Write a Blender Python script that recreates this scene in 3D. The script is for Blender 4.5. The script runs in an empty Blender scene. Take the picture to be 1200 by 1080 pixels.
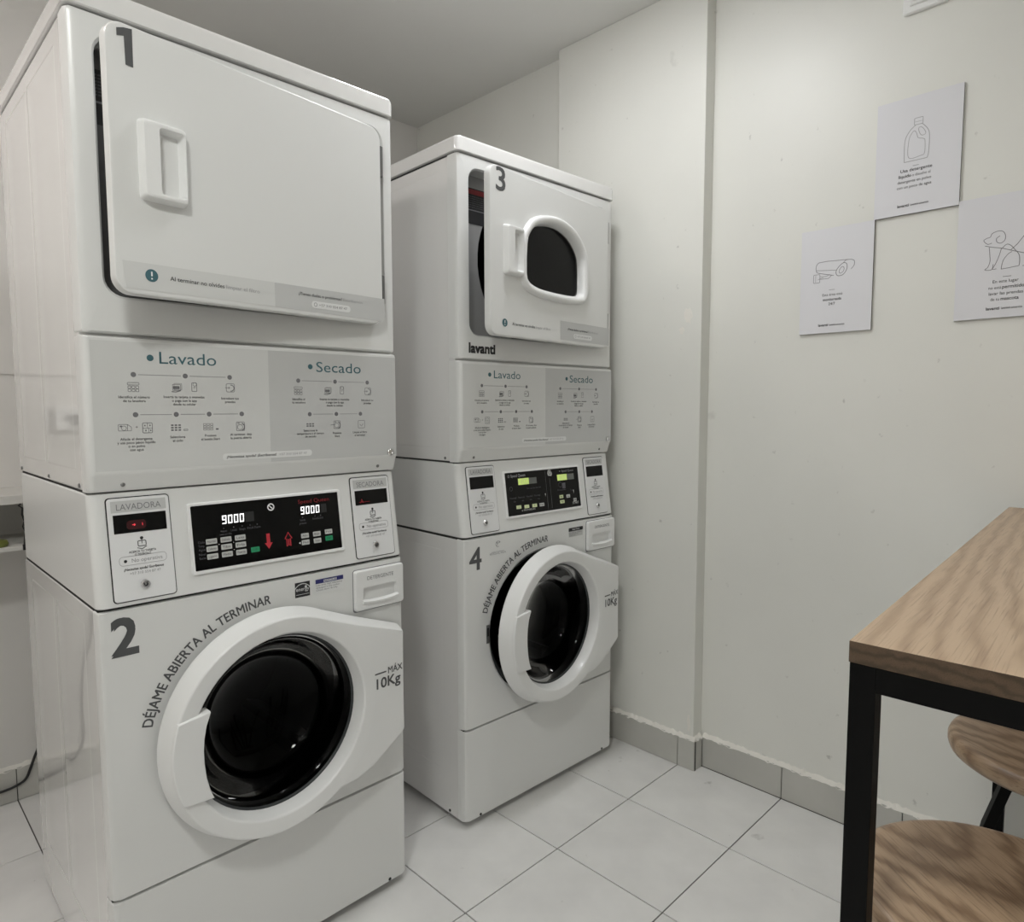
import bpy, bmesh, math, random
from mathutils import Vector, Matrix
random.seed(7)
sc = bpy.context.scene
C = sc.collection
R = math.radians

# ------------------------------------------------------------------ camera, world, lights, exposure
cam_d = bpy.data.cameras.new('camera')
cam = bpy.data.objects.new('camera', cam_d); C.objects.link(cam)
cam_d.sensor_fit = 'HORIZONTAL'; cam_d.sensor_width = 36.0
cam_d.lens = 36.0 * 791.62 / 1200.0
cam_d.clip_start = 0.02
_y, _p, _r = R(45.029), R(4.526), R(-0.11)
fw = Vector((math.sin(_y)*math.cos(_p), math.cos(_y)*math.cos(_p), -math.sin(_p)))
rt = Vector((math.cos(_y), -math.sin(_y), 0)); up = rt.cross(fw)
rt2 = rt*math.cos(_r) + up*math.sin(_r); up2 = -rt*math.sin(_r) + up*math.cos(_r)
cam.matrix_world = Matrix(((rt2.x, up2.x, -fw.x, -0.3205), (rt2.y, up2.y, -fw.y, -1.3975), (rt2.z, up2.z, -fw.z, 1.2468), (0, 0, 0, 1)))
sc.camera = cam

w = bpy.data.worlds.new('world'); sc.world = w; w.use_nodes = True
w.node_tree.nodes['Background'].inputs[0].default_value = (0.9, 0.95, 1.0, 1)
w.node_tree.nodes['Background'].inputs[1].default_value = 0.02
sc.view_settings.view_transform = 'Standard'; sc.view_settings.look = 'None'
sc.view_settings.exposure = 0.0; sc.view_settings.gamma = 1.0
sc.view_settings.use_curve_mapping = False
sc.cycles.max_bounces = 10; sc.cycles.diffuse_bounces = 6; sc.cycles.glossy_bounces = 5
sc.cycles.transparent_max_bounces = 12; sc.cycles.caustics_reflective = False; sc.cycles.caustics_refractive = False

# ceiling lamps: x, y, strength of the diffuser, colour
LAMPS = [(-0.60, -1.20, 95.0, (0.99, 1.0, 0.965)),
         (1.00, -0.26, 40.0, (0.975, 0.985, 1.0)),
         (-0.55, 0.42, 31.0, (1.0, 0.925, 0.90))]
LAMP_R = 0.14
CEIL = 2.5996

# ------------------------------------------------------------------ materials
def mat(name, col, rough=0.5, metal=0.0, coat=0.0, bump=0.0, bscale=40.0, var=0.0, vscale=3.0, emit=None, estr=0.0, spec=0.5, coat_rough=0.08):
    m = bpy.data.materials.new(name); m.use_nodes = True
    nt = m.node_tree; b = nt.nodes['Principled BSDF']
    c = (*col, 1)
    b.inputs['Base Color'].default_value = c
    b.inputs['Roughness'].default_value = rough
    b.inputs['Metallic'].default_value = metal
    b.inputs['Coat Weight'].default_value = coat
    b.inputs['Coat Roughness'].default_value = coat_rough
    b.inputs['Specular IOR Level'].default_value = spec
    tc = nt.nodes.new('ShaderNodeTexCoord')
    if var > 0:
        n = nt.nodes.new('ShaderNodeTexNoise'); n.inputs['Scale'].default_value = vscale; n.inputs['Detail'].default_value = 6
        nt.links.new(tc.outputs['Object'], n.inputs['Vector'])
        rp = nt.nodes.new('ShaderNodeValToRGB')
        rp.color_ramp.elements[0].position = 0.3; rp.color_ramp.elements[1].position = 0.7
        rp.color_ramp.elements[0].color = (*[x*(1-var) for x in col], 1); rp.color_ramp.elements[1].color = (*[min(1, x*(1+var*0.5)) for x in col], 1)
        nt.links.new(n.outputs['Fac'], rp.inputs['Fac']); nt.links.new(rp.outputs['Color'], b.inputs['Base Color'])
    if bump > 0:
        n2 = nt.nodes.new('ShaderNodeTexNoise'); n2.inputs['Scale'].default_value = bscale; n2.inputs['Detail'].default_value = 4
        nt.links.new(tc.outputs['Object'], n2.inputs['Vector'])
        bp = nt.nodes.new('ShaderNodeBump'); bp.inputs['Strength'].default_value = bump; bp.inputs['Distance'].default_value = 0.002
        nt.links.new(n2.outputs['Fac'], bp.inputs['Height']); nt.links.new(bp.outputs['Normal'], b.inputs['Normal'])
    if emit:
        b.inputs['Emission Color'].default_value = (*emit, 1); b.inputs['Emission Strength'].default_value = estr
    return m

def wall_mat(name, col, spots=True):
    m = mat(name, col, rough=0.42, bump=0.25, bscale=14, var=0.05, vscale=1.6, spec=0.4)
    nt = m.node_tree; b = nt.nodes['Principled BSDF']
    if spots:   # scuffs and small chips of old paint
        tc = nt.nodes['Texture Coordinate']
        src = b.inputs['Base Color'].links[0].from_socket
        for scale, lo, hi, dark in ((11.0, 0.74, 0.84, 0.25), (30.0, 0.71, 0.79, 0.4)):
            n = nt.nodes.new('ShaderNodeTexNoise'); n.inputs['Scale'].default_value = scale; n.inputs['Detail'].default_value = 3
            nt.links.new(tc.outputs['Object'], n.inputs['Vector'])
            mr = nt.nodes.new('ShaderNodeMapRange'); mr.inputs['From Min'].default_value = lo; mr.inputs['From Max'].default_value = hi
            mr.inputs['To Max'].default_value = dark
            nt.links.new(n.outputs['Fac'], mr.inputs['Value'])
            mx = nt.nodes.new('ShaderNodeMix'); mx.data_type = 'RGBA'
            nt.links.new(mr.outputs['Result'], mx.inputs[0]); nt.links.new(src, mx.inputs[6])
            mx.inputs[7].default_value = (0.22, 0.21, 0.19, 1)
            src = mx.outputs[2]
        nt.links.new(src, b.inputs['Base Color'])
    return m

def wood_mat(name, c1, c2, c3, sx=1.2, sy=14.0, rough=0.45, pith=(0, .25, -.75), rings=13.0):
    m = mat(name, c1, rough=rough)
    nt = m.node_tree; b = nt.nodes['Principled BSDF']; tc = nt.nodes['Texture Coordinate']
    mp = nt.nodes.new('ShaderNodeMapping'); mp.inputs['Scale'].default_value = (sx*.16, sy*.075, sy*.075)
    mp.inputs['Location'].default_value = pith; mp.inputs['Rotation'].default_value = (0, R(30), R(-7))
    nt.links.new(tc.outputs['Object'], mp.inputs['Vector'])
    n = nt.nodes.new('ShaderNodeTexWave'); n.wave_type = 'RINGS'; n.rings_direction = 'X'; n.wave_profile = 'SIN'
    n.inputs['Scale'].default_value = rings; n.inputs['Distortion'].default_value = 4.5; n.inputs['Detail'].default_value = 3; n.inputs['Detail Scale'].default_value = 2.2
    nt.links.new(mp.outputs[0], n.inputs['Vector'])
    fr = nt.nodes.new('ShaderNodeMath'); fr.operation = 'PINGPONG'; fr.inputs[1].default_value = 1.0
    nt.links.new(n.outputs['Fac'], fr.inputs[0])
    rp = nt.nodes.new('ShaderNodeValToRGB')
    e = rp.color_ramp.elements; e[0].position = 0.0; e[0].color = (*c2, 1); e[1].position = 0.85; e[1].color = (*c1, 1)
    k = e.new(0.45); k.color = (*[(a*0.65+d*0.35) for a, d in zip(c1, c2)], 1)
    nt.links.new(fr.outputs[0], rp.inputs['Fac'])
    mp2 = nt.nodes.new('ShaderNodeMapping'); mp2.inputs['Scale'].default_value = (sx*7, sy*30, sy*30)
    nt.links.new(tc.outputs['Object'], mp2.inputs['Vector'])
    n2 = nt.nodes.new('ShaderNodeTexNoise'); n2.inputs['Scale'].default_value = 1.0; n2.inputs['Detail'].default_value = 5
    nt.links.new(mp2.outputs[0], n2.inputs['Vector'])
    mr = nt.nodes.new('ShaderNodeMapRange'); mr.inputs['From Min'].default_value = 0.52; mr.inputs['From Max'].default_value = 0.68
    mr.inputs['To Max'].default_value = 0.5
    nt.links.new(n2.outputs['Fac'], mr.inputs['Value'])
    mx = nt.nodes.new('ShaderNodeMix'); mx.data_type = 'RGBA'
    nt.links.new(mr.outputs['Result'], mx.inputs[0]); nt.links.new(rp.outputs['Color'], mx.inputs[6]); mx.inputs[7].default_value = (*c3, 1)
    nt.links.new(mx.outputs[2], b.inputs['Base Color'])
    bp = nt.nodes.new('ShaderNodeBump'); bp.inputs['Strength'].default_value = 0.25; bp.inputs['Distance'].default_value = 0.0008
    nt.links.new(n2.outputs['Fac'], bp.inputs['Height']); nt.links.new(bp.outputs['Normal'], b.inputs['Normal'])
    return m

def tile_mat(name, col, rough):
    m = mat(name, col, rough=rough, var=0.07, vscale=7.0, bump=0.06, bscale=9)
    nt = m.node_tree; b = nt.nodes['Principled BSDF']; tc = nt.nodes['Texture Coordinate']
    src = b.inputs['Base Color'].links[0].from_socket
    oi = nt.nodes.new('ShaderNodeObjectInfo')
    mr0 = nt.nodes.new('ShaderNodeMapRange'); mr0.inputs['To Min'].default_value = 0.95; mr0.inputs['To Max'].default_value = 1.03
    nt.links.new(oi.outputs['Random'], mr0.inputs['Value'])
    mu = nt.nodes.new('ShaderNodeVectorMath'); mu.operation = 'SCALE'
    nt.links.new(src, mu.inputs[0]); nt.links.new(mr0.outputs[0], mu.inputs['Scale'])
    src = mu.outputs[0]
    ad = nt.nodes.new('ShaderNodeVectorMath'); ad.operation = 'ADD'
    nt.links.new(tc.outputs['Object'], ad.inputs[0]); nt.links.new(oi.outputs['Location'], ad.inputs[1])
    for scale, lo, hi, dark in ((13.0, 0.70, 0.78, 0.4), (45.0, 0.74, 0.80, 0.5)):
        n = nt.nodes.new('ShaderNodeTexNoise'); n.inputs['Scale'].default_value = scale; n.inputs['Detail'].default_value = 3
        nt.links.new(ad.outputs[0], n.inputs['Vector'])
        mr = nt.nodes.new('ShaderNodeMapRange'); mr.inputs['From Min'].default_value = lo; mr.inputs['From Max'].default_value = hi; mr.inputs['To Max'].default_value = dark
        nt.links.new(n.outputs['Fac'], mr.inputs['Value'])
        mx = nt.nodes.new('ShaderNodeMix'); mx.data_type = 'RGBA'
        nt.links.new(mr.outputs['Result'], mx.inputs[0]); nt.links.new(src, mx.inputs[6]); mx.inputs[7].default_value = (0.2, 0.19, 0.17, 1)
        src = mx.outputs[2]
    nt.links.new(src, b.inputs['Base Color'])
    return m

def glass_mat(name, tint, ior=1.5):
    m = bpy.data.materials.new(name); m.use_nodes = True; nt = m.node_tree
    for n in list(nt.nodes): nt.nodes.remove(n)
    out = nt.nodes.new('ShaderNodeOutputMaterial'); mx = nt.nodes.new('ShaderNodeMixShader')
    fr = nt.nodes.new('ShaderNodeFresnel'); fr.inputs[0].default_value = ior
    tr = nt.nodes.new('ShaderNodeBsdfTransparent'); tr.inputs[0].default_value = (*tint, 1)
    gl = nt.nodes.new('ShaderNodeBsdfGlossy'); gl.inputs['Roughness'].default_value = 0.02; gl.inputs['Color'].default_value = (.4, .4, .4, 1)
    nt.links.new(fr.outputs[0], mx.inputs[0]); nt.links.new(tr.outputs[0], mx.inputs[1]); nt.links.new(gl.outputs[0], mx.inputs[2])
    nt.links.new(mx.outputs[0], out.inputs[0])
    return m

M = dict(
    wall=wall_mat('wall_paint', (0.765, 0.765, 0.725)),
    wallb=wall_mat('wall_paint_back', (0.74, 0.725, 0.70), False),
    wallf=wall_mat('wall_paint_front', (0.6, 0.6, 0.59), False),
    ceil=mat('ceiling_paint', (0.74, 0.74, 0.72), rough=0.85, var=0.03, vscale=2),
    tile=tile_mat('floor_ceramic', (0.80, 0.795, 0.785), 0.2),
    skirt=tile_mat('skirting_ceramic', (0.54, 0.535, 0.50), 0.3),
    grout=mat('dark_grout', (0.07, 0.065, 0.06), rough=0.9),
    caulk=mat('plaster_edge', (0.82, 0.80, 0.75), rough=0.9, bump=0.8, bscale=90),
    enamel=mat('white_enamel', (0.80, 0.795, 0.785), rough=0.14, coat=1.0, coat_rough=0.012, spec=0.5),
    enamel2=mat('white_enamel_front', (0.76, 0.765, 0.755), rough=0.36, coat=0.25, coat_rough=0.2),
    plastic=mat('white_plastic', (0.82, 0.825, 0.82), rough=0.32, coat=0.1),
    plate=mat('reader_plate_white', (0.78, 0.785, 0.79), rough=0.4),
    seam=mat('dark_gap', (0.02, 0.02, 0.02), rough=0.8),
    black=mat('black_display', (0.003, 0.003, 0.003), rough=0.12, spec=0.25),
    rubber=mat('gray_rubber', (0.028, 0.032, 0.034), rough=0.5),
    drum=mat('drum_steel', (0.028, 0.028, 0.030), rough=0.4, metal=0.7),
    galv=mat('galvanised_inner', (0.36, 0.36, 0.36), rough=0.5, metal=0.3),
    galvd=mat('shaded_inner', (0.10, 0.10, 0.10), rough=0.5, metal=0.3),  # same inner metal, darkened to paint in the shade behind the solid door
    chrome=mat('chrome', (0.75, 0.75, 0.76), rough=0.18, metal=1.0),
    screw=mat('screw_steel', (0.25, 0.25, 0.25), rough=0.4, metal=0.8),
    glass=glass_mat('tinted_door_glass', (0.10, 0.11, 0.11), 1.28),
    winglass=glass_mat('smoked_window_glass', (0.35, 0.36, 0.36)),
    ink=mat('ink_black', (0.02, 0.02, 0.022), rough=0.6),
    inkgray=mat('ink_gray', (0.20, 0.20, 0.21), rough=0.6),
    inklite=mat('ink_light_gray', (0.36, 0.36, 0.37), rough=0.6),
    inknum=mat('numeral_gray', (0.085, 0.087, 0.09), rough=0.5),
    inkteal=mat('ink_teal', (0.055, 0.14, 0.165), rough=0.6),
    inkblue=mat('ink_blue', (0.03, 0.03, 0.16), rough=0.6),
    sticker=mat('sticker_gray', (0.56, 0.565, 0.56), rough=0.4),
    sticker2=mat('sticker_light', (0.66, 0.665, 0.655), rough=0.4),
    pill=mat('sticker_white', (0.76, 0.765, 0.76), rough=0.45),
    white=mat('print_white', (0.85, 0.85, 0.85), rough=0.5),
    keyw=mat('key_white', (0.46, 0.47, 0.45), rough=0.5, emit=(1, 1, 0.95), estr=0.04),
    keyg=mat('key_green', (0.01, 0.16, 0.07), rough=0.5, emit=(0.02, 0.5, 0.2), estr=0.15),
    keyy=mat('key_yellow_green', (0.45, 0.5, 0.3), rough=0.5, emit=(0.8, 0.9, 0.45), estr=0.12),
    dim=mat('display_dim', (0.10, 0.10, 0.11), rough=0.5),
    redl=mat('red_print', (0.35, 0.02, 0.03), rough=0.5, emit=(0.9, 0.05, 0.07), estr=0.10),
    redd=mat('red_dim', (0.22, 0.015, 0.02), rough=0.5),
    led=mat('led_white', (0.8, 0.8, 0.8), rough=0.5, emit=(1, 1, 1), estr=1.1),
    ledr=mat('led_red', (0.5, 0.02, 0.03), rough=0.5, emit=(1.0, 0.08, 0.10), estr=0.7),
    ledr2=mat('led_red_glow', (0.06, 0.003, 0.005), rough=0.3, emit=(0.6, 0.01, 0.03), estr=0.18),
    ledr3=mat('led_red_faint', (0.012, 0.002, 0.003), rough=0.3, emit=(0.5, 0.01, 0.03), estr=0.03),
    lcd=mat('lcd_green', (0.4, 0.6, 0.1), rough=0.4, emit=(0.75, 0.85, 0.30), estr=0.40),
    lcdo=mat('lcd_gray', (0.14, 0.15, 0.14), rough=0.4),
    foam=mat('poster_board', (0.72, 0.72, 0.75), rough=0.6),
    foamedge=mat('poster_edge_shade', (0.16, 0.155, 0.15), rough=0.9),  # dark edge colour stands in for the shade on the board's rims
    iron=mat('black_steel', (0.003, 0.003, 0.003), rough=0.5, spec=0.12),
    cable=mat('black_cable', (0.012, 0.012, 0.013), rough=0.45),
    shelf=mat('shelf_white', (0.62, 0.61, 0.58), rough=0.5, var=0.03),
    green=mat('olive_soap', (0.17, 0.19, 0.045), rough=0.5, var=0.3, vscale=30),
    wood=wood_mat('table_wood', (0.50, 0.365, 0.245), (0.39, 0.272, 0.175), (0.22, 0.14, 0.085), 1.4, 13.0, 0.4),
    wooddark=wood_mat('table_edge_wood', (0.095, 0.060, 0.034), (0.055, 0.034, 0.018), (0.025, 0.014, 0.008), 6, 30),  # darker end grain, deepened further to paint in shade on the edge
    seatw=wood_mat('stool_wood', (0.40, 0.285, 0.185), (0.23, 0.150, 0.090), (0.11, 0.066, 0.036), 2.6, 13.0, 0.36, (.03, .05, -.40), 16.0),
    lampw=mat('lamp_housing', (0.8, 0.8, 0.8), rough=0.5),
)

# ------------------------------------------------------------------ mesh helpers
class MB:
    def __init__(s): s.v = []; s.f = []
    def add(s, vs, fs):
        o = len(s.v); s.v += [tuple(p) for p in vs]; s.f += [tuple(i+o for i in f) for f in fs]; return s
    def box(s, x0, x1, y0, y1, z0, z1):
        return s.add([(x, y, z) for z in (z0, z1) for y in (y0, y1) for x in (x0, x1)],
                     [(0, 2, 3, 1), (4, 5, 7, 6), (0, 1, 5, 4), (2, 6, 7, 3), (0, 4, 6, 2), (1, 3, 7, 5)])
    def loft(s, loops, cap0=True, cap1=True, closed=False):
        n = len(loops[0]); vs = [p for l in loops for p in l]; fs = []
        m = len(loops)
        for k in range(m if closed else m-1):
            a, b = k*n, ((k+1) % m)*n
            for i in range(n):
                j = (i+1) % n; fs.append((a+i, a+j, b+j, b+i))
        if not closed:
            if cap0: fs.append(tuple(reversed(range(n))))
            if cap1: fs.append(tuple(range((m-1)*n, m*n)))
        return s.add(vs, fs)
    def tube(s, pts, r, n=8, cap=True):
        pts = [Vector(p) for p in pts]; loops = []
        t0 = (pts[1]-pts[0]).normalized()
        ref = Vector((0, 0, 1)) if abs(t0.z) < 0.9 else Vector((1, 0, 0))
        u = t0.cross(ref).normalized()
        for i, p in enumerate(pts):
            if i == 0: t = pts[1]-pts[0]
            elif i == len(pts)-1: t = pts[-1]-pts[-2]
            else: t = (pts[i+1]-pts[i]).normalized()+(pts[i]-pts[i-1]).normalized()
            t.normalize(); u = (u-t*u.dot(t)).normalized(); v = t.cross(u)
            loops.append([p+u*(r*math.cos(a))+v*(r*math.sin(a)) for a in [2*math.pi*k/n for k in range(n)]])
        return s.loft(loops, cap, cap)

def obj(name, mb, m, parent=None, loc=None, smooth=True, angle=32, bevel=None, m2=None):
    me = bpy.data.meshes.new(name)
    me.from_pydata(mb.v, [], mb.f)
    bm = bmesh.new(); bm.from_mesh(me); bmesh.ops.recalc_face_normals(bm, faces=bm.faces)
    if bevel:
        es = [e for e in bm.edges if len(e.link_faces) == 2 and e.calc_face_angle(0) > R(40)]
        bmesh.ops.bevel(bm, geom=es, offset=bevel, segments=2, affect='EDGES', profile=0.6, clamp_overlap=True)
    bm.to_mesh(me); bm.free()
    if smooth:
        me.polygons.foreach_set('use_smooth', [True]*len(me.polygons)); me.set_sharp_from_angle(angle=R(angle))
    me.materials.append(m)
    if m2: me.materials.append(m2)
    o = bpy.data.objects.new(name, me); C.objects.link(o)
    if smooth:
        wn = o.modifiers.new('weighted', 'WEIGHTED_NORMAL'); wn.keep_sharp = True; wn.weight = 80
    if parent: o.parent = parent
    if loc: o.location = loc
    return o

def empty(name, loc=(0, 0, 0), rz=0):
    o = bpy.data.objects.new(name, None); C.objects.link(o); o.location = loc; o.rotation_euler = (0, 0, rz); o.empty_display_size = 0.1
    return o
def tag(o, label=None, cat=None, group=None, kind=None):
    if label: o['label'] = label
    if cat: o['category'] = cat
    if group: o['group'] = group
    if kind: o['kind'] = kind
    return o
def struct(name, mb, m, **k): return tag(obj(name, mb, m, **k), kind='structure')

def rr(x0, x1, z0, z1, r, n=5):
    """rounded rectangle, 2D, 4*(n+1) points, counter-clockwise from the +x side"""
    r = min(r, (x1-x0)/2-1e-5, (z1-z0)/2-1e-5); out = []
    for cx, cz, a0 in ((x1-r, z1-r, 0), (x0+r, z1-r, 90), (x0+r, z0+r, 180), (x1-r, z0+r, 270)):
        for k in range(n+1):
            a = R(a0+90*k/n); out.append((cx+r*math.cos(a), cz+r*math.sin(a)))
    return out
def circle2(cx, cz, r, n=24):      # same order and start as rr(n=n/4-1)
    out = []; q = n//4-1
    for a0 in (0, 90, 180, 270):
        for k in range(q+1):
            a = R(a0+90*(k+0.0)/(q+1)+45.0/(q+1)); out.append((cx+r*math.cos(a), cz+r*math.sin(a)))
    return out
def at_y(l, y): return [(x, y, z) for x, z in l]
def at_z(l, z): return [(x, y, z) for x, y in l]
def slab(mb, x0, x1, z0, z1, yf, yb, r, b=0.003, n=5):
    """rounded plate, front at yf (towards -y), with a softened front edge"""
    mb.loft([at_y(rr(x0, x1, z0, z1, r, n), yb), at_y(rr(x0, x1, z0, z1, r, n), yf+b),
             at_y(rr(x0+b*.3, x1-b*.3, z0+b*.3, z1-b*.3, max(r-b*.3, .0005), n), yf+b*.3),
             at_y(rr(x0+b, x1-b, z0+b, z1-b, max(r-b, .0005), n), yf)])
    return mb
def pillar(mb, x0, x1, y0, y1, z0, z1, r, b=0.002, n=5, y0t=None):
    """box with rounded vertical edges; y0t = front y at the top"""
    yt = y0 if y0t is None else y0t
    mb.loft([at_z(rr(x0+b, x1-b, y0+b, y1-b, r, n), z0), at_z(rr(x0, x1, y0, y1, r, n), z0+b),
             at_z(rr(x0, x1, yt, y1, r, n), z1-b), at_z(rr(x0+b, x1-b, yt+b, y1-b, r, n), z1)])
    return mb
def spline(pts, k=8, closed=True):
    out = []; n = len(pts)
    rng = range(n) if closed else range(n-1)
    for i in rng:
        P = [Vector((*pts[(i+j) % n if closed else max(0, min(n-1, i+j))], 0)) for j in (-1, 0, 1, 2)]
        for q in range(k):
            t = q/k
            v = 0.5*((2*P[1])+(-P[0]+P[2])*t+(2*P[0]-5*P[1]+4*P[2]-P[3])*t*t+(-P[0]+3*P[1]-3*P[2]+P[3])*t**3)
            out.append((v.x, v.y))
    if not closed: out.append(tuple(pts[-1]))
    return out
def offset2(l, d):
    n = len(l); out = []
    for i in range(n):
        a = Vector(l[i-1]); b = Vector(l[(i+1) % n]); t = (b-a).normalized()
        out.append((l[i][0]-t.y*d, l[i][1]+t.x*d))
    return out

# ------------------------------------------------------------------ lettering
_glyph = {}
def text_mesh(s, bold=0.0):
    key = (s, bold)
    if key in _glyph: return _glyph[key]
    cu = bpy.data.curves.new('t', 'FONT'); cu.body = s; cu.size = 1.0; cu.resolution_u = 3; cu.offset = bold
    o = bpy.data.objects.new('t', cu); C.objects.link(o)
    dg = bpy.context.evaluated_depsgraph_get(); me = o.evaluated_get(dg).to_mesh()
    vs = [(v.co.x, v.co.y) for v in me.vertices]; fs = [tuple(p.vertices) for p in me.polygons]
    o.evaluated_get(dg).to_mesh_clear(); bpy.data.objects.remove(o); bpy.data.curves.remove(cu)
    _glyph[key] = (vs, fs); return vs, fs
_H = text_mesh('H'); CAP = max(v[1] for v in _H[0])

class Print:
    """flat print laid on a surface: fmap turns (x, z) on the surface into a 3D point"""
    def __init__(s, fmap): s.f = fmap; s.m = MB()
    def poly(s, pts): s.m.add([s.f(*p) for p in pts], [tuple(range(len(pts)))]); return s
    def rect(s, x0, x1, z0, z1): return s.poly([(x0, z0), (x1, z0), (x1, z1), (x0, z1)])
    def nrm(s, x, z):
        p = Vector(s.f(x, z)); n = (Vector(s.f(x+.01, z))-p).cross(Vector(s.f(x, z+.01))-p).normalized()
        return n if n.y < 0 or (abs(n.y) < .3 and n.x < 0) else -n
    def rrect(s, x0, x1, z0, z1, r): return s.poly(rr(x0, x1, z0, z1, r, 4))
    def frame(s, x0, x1, z0, z1, r, w, n=4):
        return s.line(rr(x0, x1, z0, z1, r, n), w, True)
    def disc(s, x, z, r, n=16): return s.poly([(x+r*math.cos(2*math.pi*k/n), z+r*math.sin(2*math.pi*k/n)) for k in range(n)])
    def ring(s, x, z, r, w, n=20, a0=0, a1=360):
        full = a1-a0 >= 360
        pts = [(x+r*math.cos(R(a0+(a1-a0)*k/n)), z+r*math.sin(R(a0+(a1-a0)*k/n))) for k in range(n if full else n+1)]
        return s.line(pts, w, full)
    def line(s, pts, w, closed=False):
        n = len(pts); L = []; Rr = []
        for i in range(n):
            if closed: a, b = pts[i-1], pts[(i+1) % n]
            else: a, b = pts[max(0, i-1)], pts[min(n-1, i+1)]
            dx, dz = b[0]-a[0], b[1]-a[1]; d = math.hypot(dx, dz) or 1
            ox, oz = -dz/d*w/2, dx/d*w/2
            L.append((pts[i][0]+ox, pts[i][1]+oz)); Rr.append((pts[i][0]-ox, pts[i][1]-oz))
        vs = [s.f(*p) for p in L]+[s.f(*p) for p in Rr]
        s.m.add(vs, [(i, (i+1) % n, n+(i+1) % n, n+i) for i in range(n if closed else n-1)]); return s
    def text(s, t, x, z, cap, align='l', bold=0.0, width=None):
        """baseline at z, cap height in metres; width squeezes the line to that length"""
        vs, fs = text_mesh(t)
        if not vs: return s
        k = cap/CAP; x0 = min(v[0] for v in vs); x1 = max(v[0] for v in vs)
        kx = width/(x1-x0) if width else k
        W = (x1-x0)*kx
        o = {'l': x, 'c': x-W/2, 'r': x-W}[align]
        nn = s.nrm(x, z)
        for i, (ox, oz) in enumerate(((-1, -1), (1, -1), (1, 1), (-1, 1)) if bold else ((0, 0),)):
            s.m.add([Vector(s.f(o+(a-x0)*kx+ox*bold*.4*k, z+b*k+oz*bold*.4*k))+nn*(i*3.5e-5) for a, b in vs], fs)
        return s
    def arc(s, t, cx, cz, r, cap, a0, a1, bold=0.0):
        vs, fs = text_mesh(t); x0 = min(v[0] for v in vs); x1 = max(v[0] for v in vs); k = cap/CAP
        nn = s.nrm(cx, cz)
        for i, (ox, oz) in enumerate(((-1, -1), (1, -1), (1, 1), (-1, 1)) if bold else ((0, 0),)):
            out = []
            for a, b in vs:
                an = R(a0+(a1-a0)*(a-x0)/(x1-x0))-ox*bold*k/r; q = r+b*k+oz*bold*k
                out.append(Vector(s.f(cx+q*math.cos(an), cz+q*math.sin(an)))+nn*(i*3.5e-5))
            s.m.add(out, fs)
        return s
    def seg(s, digits, x, z, h, wd, gap, t, slant=0.06):
        on = {'9': 'abcdfg', '0': 'abcdef', '1': 'bc', '8': 'abcdefg'}
        for i, d in enumerate(digits):
            ox = x+i*(wd+gap)
            def q(u0, u1, v0, v1): s.poly([(ox+u+slant*v, z+v) for u, v in ((u0, v0), (u1, v0), (u1, v1), (u0, v1))])
            g = t*0.15
            S = {'a': (g, wd-g, h-t, h), 'd': (g, wd-g, 0, t), 'g': (g, wd-g, h/2-t/2, h/2+t/2), 'f': (0, t, h/2+g, h-g),
                 'b': (wd-t, wd, h/2+g, h-g), 'e': (0, t, g, h/2-g), 'c': (wd-t, wd, g, h/2-g)}
            for c in on[d]: q(*S[c])
        return s
    def build(s, name, m, parent): return obj(name, s.m, m, parent, smooth=False)

# ------------------------------------------------------------------ the room
XW, XP, YP0, YP1 = 1.7582, 1.7052, -0.2529, 0.3703
YB, YB2, XL, YF = 1.19, 1.3266, -1.05, -3.00
TX, TY, TS = 1.0583, -0.1985, 0.3446
floor = struct('floor', MB().box(XL-.1, XW+.1, YF-.1, YB2+.1, -.12, -.0035), M['grout'], smooth=False)
gap = 0.0032
cache = {}
for i in range(-8, 4):
    for j in range(-9, 6):
        x0, x1 = max(TX+i*TS, XL), min(TX+(i+1)*TS, XW); y0, y1 = max(TY+j*TS, YF), min(TY+(j+1)*TS, YB2)
        if x1-x0 < .02 or y1-y0 < .02: continue
        sx, sy = round(x1-x0-gap, 4), round(y1-y0-gap, 4)
        key = (sx, sy)
        if key not in cache:
            o = obj('floor_tile', MB().box(-sx/2, sx/2, -sy/2, sy/2, -.009, 0), M['tile'], floor, smooth=False, bevel=.0009)
            cache[key] = o.data
        else:
            o = bpy.data.objects.new('floor_tile', cache[key]); C.objects.link(o); o.parent = floor
        o.location = ((x0+x1)/2, (y0+y1)/2, 0)
        o.rotation_euler = (R(random.uniform(-.03, .03)), R(random.uniform(-.03, .03)), 0)
struct('ceiling', MB().box(XL-.1, XW+.1, YF-.1, YB2+.1, CEIL, CEIL+.1), M['ceil'], smooth=False)
struct('wall_right', MB().box(XW, XW+.1, YF-.1, YB2+.1, -.01, CEIL), M['wall'], smooth=False)
pil = MB().box(XP, XW+.02, YP0, YP1, -.01, CEIL)
wp = struct('wall_pilaster', pil, M['wall'], bevel=.004, smooth=True)
rr_ = random.Random(5)
for (py, pz, pw, ph) in ((-.205, 1.545, .030, .055), (-.180, 1.50, .018, .020), (-.235, .16, .012, .05)):     # old filler patches
    mb = MB(); ring_ = [(py+pw*.5*(1+.45*rr_.uniform(-1, 1))*math.cos(2*math.pi*k/14), pz+ph*.5*(1+.45*rr_.uniform(-1, 1))*math.sin(2*math.pi*k/14)) for k in range(14)]
    mb.loft([[(XP+.001, y, z) for y, z in ring_], [(XP-.0006, y, z) for y, z in ring_], [(XP-.0014, py+(y-py)*.7, pz+(z-pz)*.7) for y, z in ring_]])
    obj('plaster_patch', mb, M['caulk'], wp)
bk = MB().box(XL-.1, .80, YB, YB+.25, -.01, CEIL).box(.80, XW+.1, YB2, YB2+.12, -.01, CEIL)
struct('wall_back', bk, M['wallb'], smooth=False)
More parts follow.
